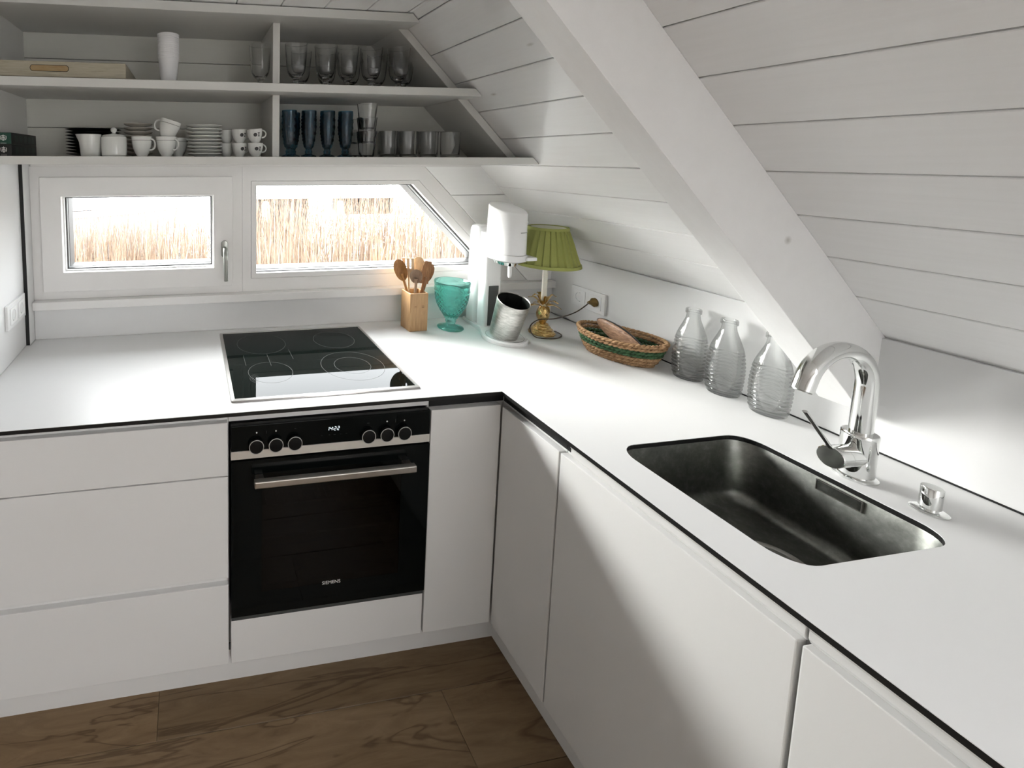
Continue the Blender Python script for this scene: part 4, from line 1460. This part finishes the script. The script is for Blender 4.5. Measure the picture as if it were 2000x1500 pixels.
# soda maker
mc = thing('soda_maker', 'white soda maker with tall column and overhanging head', 'soda maker', (1.10, 0.43, 0.0))
DX, DY = 1.096, 0.350
foot = G()
fp = []
for i in range(40):
    a = math.radians(200 + 325 * i / 39)
    fp.append((DX + 0.080 * math.cos(a), DY + 0.080 * math.sin(a)))
fp = [(DX + 0.080 * math.cos(math.radians(t)), DY + 0.080 * math.sin(math.radians(t))) for t in range(-205, 26, 6)]
fp += [(1.158, 0.44), (1.150, 0.575), (1.068, 0.583), (1.052, 0.44)]
foot.loft([[(p[0], p[1], 0.0004) for p in fp], [(p[0], p[1], 0.011) for p in fp], [(DX + (p[0] - DX) * 0.965, DY + (p[1] - DY) * 0.965 + 0.002, 0.0155) for p in fp]])
foot.build('base', 'plastic', mc, smooth=40)
flat_ring(DX, DY, 0.066, 0.0012, 0.0155, 0.0163, 48).build('drip_ring', 'satin', mc)
# column: rear shell and front shell with a seam
def colsec(z, k):
    return rrect(1.067 + 0.002 * k, 1.152 - 0.003 * k, 0.500, 0.572 - 0.004 * k, 0.020, z, 5)
G().loft([colsec(0.0155, 0), colsec(0.30, 0.5), colsec(0.408, 1), rrect(1.073, 1.146, 0.503, 0.562, 0.018, 0.420, 5), rrect(1.084, 1.137, 0.508, 0.552, 0.014, 0.425, 5)]).build('rear_column', 'plastic', mc, smooth=40)
G().loft([rrect(1.072, 1.147, 0.446, 0.4985, 0.012, 0.0155, 5), rrect(1.0735, 1.146, 0.448, 0.4985, 0.012, 0.40, 5)]).build('front_column', 'plastic', mc, smooth=40)
G().box(1.088, 1.131, 0.4440, 0.4475, 0.02, 0.185).build('dark_inset', 'greyp', mc, bevel=0.001, seg=1)
# head: rounded block cut by a sloping top
def headsec(z0_, sl, grow=0.0):
    pts_ = []
    for t_ in range(0, 360, 9):
        a = math.radians(t_)
        ca, sa_ = math.cos(a), math.sin(a)
        ex_ = 2.35
        rr_ = (abs(ca) ** ex_ + abs(sa_) ** ex_) ** (-1 / ex_)
        x_ = DX + 0.011 + (0.0565 + grow) * rr_ * ca
        y_ = DY + 0.035 + (0.078 + grow) * rr_ * sa_
        pts_.append((x_, y_, z0_ + sl * (y_ - DY - 0.035)))
    return pts_


G().loft([headsec(0.338, 0), headsec(0.342, 0, 0.001), headsec(0.505, 0.20, -0.001), headsec(0.510, 0.22, -0.0035), headsec(0.512, 0.22, -0.010)]).build('head', 'plastic', mc, smooth=40)
hs_ = headsec(0.424, 0, 0.0004)
G().tube(hs_[30:37], 0.0016, 8).build('badge', 'satin', mc)
G().loft([headsec(0.306, 0, -0.012), headsec(0.314, 0, 0.0035), headsec(0.333, 0, 0.0055), headsec(0.337, 0, 0.0035)]).build('collar', 'plastic', mc, smooth=40)
G().box(DX + 0.036, DX + 0.078, DY - 0.052, DY + 0.01, 0.318, 0.332).build('release_lever', 'plastic', mc, bevel=0.004)
G().loft([headsec(0.292, 0, -0.026), headsec(0.3055, 0, -0.020)]).build('mouth_ring', 'chrome', mc, smooth=40)
G().lathe([(0.0, 0.245), (0.004, 0.246), (0.0065, 0.252), (0.0075, 0.285), (0.0075, 0.293), (0.0, 0.293)], 20, (DX + 0.004, DY - 0.004, 0)).build('nozzle', 'plastic', mc, smooth=45)

# steel bottle leaning on the base
sb_b = Vector((1.086, 0.346, 0.0225))
axv = (Vector((0.026, -0.012, 0.151)) + Vector((-0.59, -0.81, 0)) * 0.050).normalized()
cn = tag(bpy.data.objects.new('steel_canister', None), 'open brushed steel canister leaning on the soda maker base', 'canister')
COL.objects.link(cn)
cn.location = sb_b
zax = axv
xax = Vector((1, 0, 0)).cross(zax).cross(zax) * -1
cn.rotation_euler = Vector((0, 0, 1)).rotation_difference(zax).to_euler()
G().lathe([(0.0, 0.0), (0.046, 0.0), (0.049, 0.003), (0.0500, 0.02), (0.0545, 0.128), (0.0540, 0.131), (0.0550, 0.134), (0.0560, 0.158), (0.0550, 0.160), (0.0540, 0.158), (0.0525, 0.130)], 48).f
cang = G()
cang.lathe([(0.0, 0.0), (0.046, 0.0), (0.049, 0.003), (0.0500, 0.02), (0.0545, 0.128), (0.0538, 0.1305), (0.0548, 0.133), (0.0560, 0.158), (0.0552, 0.1600), (0.0545, 0.1585), (0.0475, 0.006), (0.0, 0.005)], 48)
cang.build('wall', 'tin', cn, smooth=40, local=True)
ci_ = G()
ci_.lathe([(0.0, 0.0060), (0.0472, 0.0065), (0.0541, 0.1560), (0.0546, 0.1560), (0.0478, 0.0052), (0.0, 0.0052)], 48)
ci_.build('dark_lining', 'tinin', cn, smooth=40, local=True)

# table lamp
LX, LY = 1.287, 0.386
lp = thing('table_lamp', 'brass pineapple table lamp with pleated green shade', 'lamp', (LX, LY, 0.0))
pf = [(0.0, 0.0004), (0.045, 0.0004), (0.047, 0.003), (0.047, 0.008)]
for k in range(24):
    u = k / 23
    pf.append((0.044 - 0.026 * u + 0.0018 * math.sin(u * 22), 0.010 + 0.034 * u))
pf += [(0.012, 0.048), (0.0, 0.049)]
G().lathe(pf, 48, (LX, LY, 0), rfun=lambda a, z, k: 1 + 0.03 * math.sin(9 * a + z * 300)).build('base', 'brass', lp, smooth=50)
pf = [(0.0, 0.047), (0.010, 0.047)]
for k in range(21):
    u = k / 20
    pf.append((0.0115 + 0.0105 * math.sin(math.pi * u) , 0.049 + 0.063 * u))
pf += [(0.008, 0.115), (0.0, 0.116)]
G().lathe(pf, 40, (LX, LY, 0), rfun=lambda a, z, k: 1 + 0.13 * max(abs(math.sin(5 * a + z * 160)), abs(math.sin(5 * a - z * 160))) - 0.06).build('pineapple_body', 'brass', lp, smooth=60)
nl = 13
for i in range(nl):
    tier = i % 3
    a = 2 * math.pi * i / nl + 0.25 * tier
    L_ = (0.056, 0.048, 0.036)[tier]
    rise = (0.010, 0.028, 0.042)[tier]
    g = G()
    spine = []
    for k in range(7):
        u = k / 6
        r_ = 0.008 + L_ * u
        z_ = 0.112 + 0.004 * tier + rise * math.sin(min(u * 1.5, 1.25) * math.pi / 2) * 1.0 - (0.018 if tier == 0 else 0.006) * u * u
        w_ = 0.0075 * math.sin(math.pi * (0.16 + 0.84 * u)) + 0.0004
        spine.append((r_, z_, w_))
    vs, fs = [], []
    for (r_, z_, w_) in spine:
        ca, sa_ = math.cos(a), math.sin(a)
        for s_, dz in ((-1, 0.002), (0, 0.0), (1, 0.002)):
            vs.append((LX + r_ * ca - s_ * w_ * sa_, LY + r_ * sa_ + s_ * w_ * ca, z_ + dz))
        for s_, dz in ((1, 0.0032), (0, 0.0012), (-1, 0.0032)):
            vs.append((LX + r_ * ca - s_ * w_ * sa_, LY + r_ * sa_ + s_ * w_ * ca, z_ + dz))
    for k in range(6):
        for j in range(6):
            j2 = (j + 1) % 6
            fs.append((k * 6 + j, k * 6 + j2, (k + 1) * 6 + j2, (k + 1) * 6 + j))
    fs.append((5, 4, 3, 2, 1, 0))
    fs.append(tuple(36 + j for j in range(6)))
    g.add(vs, fs).build('leaf', 'brass', lp, smooth=40)
G().tube([(LX, LY, 0.112), (LX, LY, 0.268)], 0.0095, 20).build('stem', 'candle', lp, smooth=40)
G().tube([(LX, LY, 0.268), (LX, LY, 0.300)], 0.0075, 16).build('lampholder', 'brass', lp, smooth=40)
# pleated shade
NPL = 26
ZB_, ZT_ = 0.283, 0.433
RB_, RT_ = 0.1140, 0.0670
def shade_loop(z, r, depth, ph=0.0):
    out = []
    nn = NPL * 6
    for i in range(nn):
        u = (i % 6) / 6.0
        a = 2 * math.pi * i / nn
        saw = (1 - u) if u > 0.15 else u / 0.15 * 0.85
        out.append((LX + (r + depth * (saw - 0.5)) * math.cos(a), LY + (r + depth * (saw - 0.5)) * math.sin(a), z))
    return out
sl_loops = [shade_loop(ZB_ + 0.008, RB_ - 0.002, 0.007), shade_loop(ZB_ + 0.05, RB_ - 0.0165, 0.0085), shade_loop(ZT_ - 0.06, RT_ + 0.019, 0.0075), shade_loop(ZT_ - 0.008, RT_ + 0.0015, 0.005)]
sin_ = [[(LX + (p[0] - LX) * 0.965, LY + (p[1] - LY) * 0.965, p[2]) for p in l] for l in sl_loops[::-1]]
sh = G().loft(sl_loops + sin_ + [sl_loops[0]], caps=(False, False)).build('shade', 'shade', lp, smooth=28)
def band(r0, z0, r1, z1, t=0.0016):
    return G().lathe([(r0, z0), (r1, z1), (r1 - t, z1), (r0 - t, z0)], 64, (LX, LY, 0), close=True)
band(RB_ + 0.0042, ZB_, RB_ + 0.0020, ZB_ + 0.011, 0.007).build('lower_trim', 'shade', sh, smooth=40)
band(RT_ + 0.0052, ZT_ - 0.010, RT_ + 0.0030, ZT_, 0.006).build('upper_trim', 'shade', sh, smooth=40)
G().lathe([(RB_ - 0.008, ZB_ + 0.004), (RT_ - 0.006, ZT_ - 0.003), (RT_ - 0.0068, ZT_ - 0.003), (RB_ - 0.0088, ZB_ + 0.004)], 64, (LX, LY, 0), close=True).build('lining', 'shadein', sh, smooth=40)
for i in range(3):
    a = 2 * math.pi * i / 3 + 0.4
    G().tube([(LX + 0.006 * math.cos(a), LY + 0.006 * math.sin(a), 0.297), (LX + (RB_ - 0.010) * math.cos(a), LY + (RB_ - 0.010) * math.sin(a), ZB_ + 0.012)], 0.0011, 6).build('shade_spoke', 'brass', lp)
G().lathe([(0.0, 0.0), (0.010, 0.002), (0.019, 0.012), (0.021, 0.024), (0.015, 0.038), (0.0, 0.044)], 24, (LX, LY, 0.302)).build('bulb', 'porc', lp, smooth=60)


def smooth_path(pts, n=8):
    P = [Vector(p) for p in pts]
    P = [P[0] * 2 - P[1]] + P + [P[-1] * 2 - P[-2]]
    out = []
    for i in range(1, len(P) - 2):
        for k in range(n):
            t = k / n
            a, b, c, d = P[i - 1], P[i], P[i + 1], P[i + 2]
            out.append(0.5 * ((2 * b) + (c - a) * t + (2 * a - 5 * b + 4 * c - d) * t * t + (3 * b - a - 3 * c + d) * t ** 3))
    out.append(P[-2])
    return out


cordp = smooth_path([(1.478, 0.372, 0.122), (1.445, 0.352, 0.118), (1.40, 0.345, 0.098), (1.345, 0.340, 0.084), (1.285, 0.330, 0.080), (1.238, 0.352, 0.070), (1.222, 0.372, 0.035), (1.228, 0.352, 0.004), (1.262, 0.326, 0.0035), (1.305, 0.325, 0.0035), (1.343, 0.348, 0.0035), (1.352, 0.385, 0.0035), (1.335, 0.386, 0.006)])
G().tube(cordp, 0.0022, 8).build('cord', 'cord', lp, smooth=60)
pg = G()
pg.tube([(1.5165, 0.3725, 0.122), (1.500, 0.3725, 0.122), (1.494, 0.3725, 0.122), (1.476, 0.3715, 0.122)], [0.0175, 0.0175, 0.011, 0.0055], 24)
pg.build('plug', 'plug', lp, smooth=45)

# ------------------------------------------------------------------ basket
BX, BY = 1.392, 0.150
bk = thing('seagrass_basket', 'oval seagrass basket with a green band on the worktop', 'basket', (BX, BY, 0.0), rotz=0)
A_ = math.radians(-66)
def bell(r, ab, z, t):
    a_ax, b_ax = ab
    ca, sa_ = math.cos(A_), math.sin(A_)
    x, y = a_ax * math.cos(t), b_ax * math.sin(t)
    return (BX + x * ca - y * sa_, BY + x * sa_ + y * ca, z)
NR = 7
for k in range(NR):
    u = k / (NR - 1)
    a_ax = 0.094 + 0.033 * (u ** 0.75)
    b_ax = 0.056 + 0.033 * (u ** 0.75)
    z = 0.0066 + 0.0122 * k
    m_ = 'ropeg' if k in (3, 4) else 'rope'
    g = G()
    nn = 200
    # two-ply twisted coil
    for ph in (0, math.pi):
        pts = []
        for i in range(nn + 1):
            t = 2 * math.pi * i / nn
            w = t * 27 + ph + k * 1.3
            pts.append(bell(0, (a_ax + 0.0030 * math.cos(w), b_ax + 0.0030 * math.cos(w)), z + 0.0032 * math.sin(w) + 0.006 * u * math.cos(t) ** 2, t))
        g.tube(pts, 0.0044, 6, caps=False)
    g.build('coil', m_, bk, smooth=60)
bt = G()
bt.loft([[bell(0, (0.099, 0.057), 0.0008, 2 * math.pi * i / 48) for i in range(48)], [bell(0, (0.099, 0.057), 0.006, 2 * math.pi * i / 48) for i in range(48)]])
bt.build('bottom', 'rope', bk)

wb = tag(bpy.data.objects.new('wooden_brush', None), 'oval brown wooden brush with black back lying in the basket', 'brush')
COL.objects.link(wb)
p_hi, p_lo = Vector((1.372, 0.215, 0.105)), Vector((1.385, 0.060, 0.055))
cw = (p_hi + p_lo) / 2
ax_ = (p_hi - p_lo).normalized()
vw = Vector((-0.74, -0.52, -0.42))
nr_ = (vw - ax_ * vw.dot(ax_)).normalized()
sd_ = nr_.cross(ax_).normalized()
wb.location = cw
def half(sgn, depth, hl, hw, off):
    loops = []
    n = 36
    for k in range(0, 7):
        s_ = math.cos(math.radians(90 * k / 6.6))
        dd = off + sgn * depth * math.sin(math.radians(90 * k / 6.6))
        loops.append([ax_ * (hl * s_ * math.cos(t)) + sd_ * (hw * s_ * math.sin(t)) + nr_ * dd for t in [2 * math.pi * i / n for i in range(n)]])
    return G().loft(loops)
half(1, 0.014, 0.092, 0.037, 0.0).build('wooden_body', 'block', wb, smooth=50, local=True)
half(-1, 0.020, 0.094, 0.038, -0.0006).build('black_back', 'blackwood', wb, smooth=50, local=True)

# ------------------------------------------------------------------ ribbed bottles
def bottle_mesh():
    out = [(0.0, 0.0), (0.034, 0.0), (0.0365, 0.003), (0.0375, 0.010)]
    N1 = 66
    for k in range(N1 + 1):
        z = 0.012 + 0.116 * k / N1
        u = k / N1
        r = 0.0385 + 0.0035 * math.sin(u * math.pi) - 0.003 * max(0, u - 0.75)
        r += 0.0012 * math.sin(2 * math.pi * z / 0.0112)
        out.append((r, z))
    out += [(0.0375, 0.133), (0.0345, 0.146), (0.0285, 0.164), (0.0225, 0.181), (0.0180, 0.195), (0.0165, 0.205), (0.0165, 0.211), (0.0195, 0.2125), (0.0195, 0.223), (0.0185, 0.226)]
    inn = [(0.0165, 0.2262), (0.0148, 0.222), (0.0145, 0.205), (0.0160, 0.195), (0.0205, 0.181), (0.0265, 0.164), (0.0325, 0.146), (0.0357, 0.130), (0.0372, 0.07), (0.0350, 0.012), (0.030, 0.0075), (0.0, 0.0065)]
    return G().lathe(out + inn, 48)
bo_ = None
for x_, y_, lab in ((1.4735, -0.014, 'clear ribbed glass bottle next to the basket'), (1.4735, -0.112, 'clear ribbed glass bottle in the middle of the three'), (1.4725, -0.222, 'clear ribbed glass bottle nearest the tap')):
    if bo_ is None:
        bo_ = bottle_mesh().build('glass_bottle', 'bottle', None, smooth=60)
        tag(bo_, lab, 'bottle', 'ribbed glass bottles by the knee wall')
        bo_.location = (x_, y_, 0.0003)
    else:
        copy_tree(bo_, (x_, y_, 0.0003), lab)

# ================================================================== OUTSIDE
ZG = -1.0
structure(G().box(-14, 22, 0.82, 5.75, ZG - 0.2, ZG).build('ground_outside', 'bank', None), 'pale bank outside the window')
structure(G().box(-90, 90, 5.75, 160, ZG - 0.3, ZG - 0.03).build('water_outside', 'lake', None), 'bright lake water beyond the reeds')
deckr = sroot('bounce_deck_outside', (0.5, 1.6, -0.90), 'added pale deck, unseen below the gable windows, bouncing daylight up')  # added reflector out of view, throws daylight up onto slope and rafter
for k in range(12):
    G().box(-3.2, 4.2, 0.83 + 0.145 * k, 0.83 + 0.145 * k + 0.139, -0.93, -0.90).build('bounce_board', 'deck', deckr)
G().box(-3.2, 4.2, 0.83, 2.57, ZG - 0.02, -0.931).build('bounce_frame', 'jettydark', deckr)
# reeds: one uncountable mass of stalks
rd = G()
random.seed(3)
for k in range(7000):
    y = 2.68 + 2.9 * random.random() ** 0.9
    x = random.uniform(-0.95, 1.75) * (y + 1.3) * 0.62 + random.uniform(-0.2, 0.2)
    h = min(random.gauss(1.33, 0.10), 1.5)
    if x < 0.1 * y:
        h *= random.uniform(0.50, 0.74) if random.random() < 0.84 else random.uniform(0.75, 1.0)
    elif random.random() < 0.5:
        h *= random.uniform(0.55, 0.85)
    lean = random.gauss(0, 0.075)
    ly = random.gauss(0, 0.05)
    if random.random() < 0.12:
        lean *= 5
        h *= 0.6
    r = random.uniform(0.0022, 0.0052)
    w = random.uniform(0, 6.28)
    base_p = (x, y, ZG)
    vs = []
    for u, rr_ in ((0, 1.0), (0.6, 0.85), (1.0, 0.25)):
        px, py, pz = x + lean * h * u * u, y + ly * h * u, ZG + h * u
        for i in range(3):
            a = w + 2.094 * i
            vs.append((px + r * rr_ * math.cos(a), py + r * rr_ * math.sin(a), pz))
    rd.add(vs, [(0, 1, 4, 3), (1, 2, 5, 4), (2, 0, 3, 5), (3, 4, 7, 6), (4, 5, 8, 7), (5, 3, 6, 8), (6, 7, 8)])
ro = rd.build('reeds', 'reed', None)
tag(ro, 'dense dry reeds growing outside the windows', 'reeds', kind='stuff')

# white motor boat behind the reeds
bt_ = thing('motor_boat', 'white boat moored behind the reeds outside the small window', 'boat', (-2.2, 7.2, ZG))
hull = []
for k in range(13):
    u = k / 12
    x = -3.3 + 3.5 * u
    w = 0.95 * (1 - (max(0, u - 0.45) / 0.55) ** 2.2) + 0.03
    ztop = -0.22 + 0.16 * u * u
    hull.append([(x, 7.2 - w, ztop), (x, 7.2 - w * 0.86, ztop - 0.40), (x, 7.2 - w * 0.45, ZG - 0.0), (x, 7.2 + w * 0.45, ZG - 0.0), (x, 7.2 + w * 0.86, ztop - 0.40), (x, 7.2 + w, ztop)])
G().loft(hull).build('hull', 'boat', bt_, smooth=40)
G().loft([[(-2.9, 6.6, -0.21), (-2.9, 7.8, -0.21), (-1.2, 7.7, -0.17), (-1.2, 6.7, -0.17)], [(-2.7, 6.7, 0.14), (-2.7, 7.7, 0.14), (-1.6, 7.6, 0.14), (-1.6, 6.8, 0.14)]]).build('cabin', 'boat', bt_, bevel=0.03)
G().tube([(p[0][0], p[0][1] - 0.012, p[0][2] - 0.05) for p in hull], 0.010, 6).build('rubbing_strake', 'boatline', bt_)
G().tube([(p[1][0], p[1][1] - 0.012, p[1][2] + 0.02) for p in hull], 0.006, 6).build('chine_line', 'boatline', bt_)
G().tube([(-1.5, 6.62, -0.14), (-0.9, 6.75, 0.04), (-0.05, 7.1, 0.20)], 0.010, 6).build('rail', 'boatline', bt_)

# jetty with pale edge board and white fenders
jt = thing('jetty', 'jetty with a pale edge board over a painted dark gap, behind the reeds', 'jetty', (2.6, 9.0, ZG))
G().box(0.75, 7.5, 8.2, 9.6, -0.165, -0.095).build('edge_board', 'boat', jt)
G().box(0.95, 2.45, 8.45, 9.4, ZG, -0.17).build('gap_shade', 'jettydark', jt)  # near-black box painted as the shade in the gap beneath the jetty
G().box(3.3, 4.4, 8.45, 9.4, ZG + 0.45, -0.17).build('gap_shade', 'jettydark', jt)
for x_ in (1.45, 3.05):
    G().lathe([(0.0, -0.46), (0.05, -0.45), (0.085, -0.40), (0.085, -0.10), (0.05, -0.03), (0.0, -0.02)], 16, (x_, 8.1, -0.18)).build('fender', 'boat', jt, smooth=50)
cv = thing('covered_dinghy', 'blue-grey covered dinghy on the jetty seen through the raking window', 'boat', (1.75, 8.9, -0.095))
G().loft([[(1.35, 8.6, -0.093), (1.35, 9.2, -0.093), (2.25, 9.2, -0.093), (2.25, 8.6, -0.093)], [(1.45, 8.65, 0.03), (1.45, 9.15, 0.03), (2.18, 9.15, 0.03), (2.18, 8.65, 0.03)], [(1.70, 8.85, 0.15), (1.70, 8.95, 0.15), (1.86, 8.95, 0.15), (1.86, 8.85, 0.15)]]).build('cover', 'bluegrey', cv, bevel=0.02)
G().box(1.3, 2.3, 8.58, 9.22, -0.0945, -0.07).build('gunwale', 'boat', cv)

# ------------------------------------------------------------------ lift so that the floor is at z = 0
for o in bpy.data.objects:
    if o.parent is None:
        o.location.z += LIFT
bpy.context.view_layer.update()
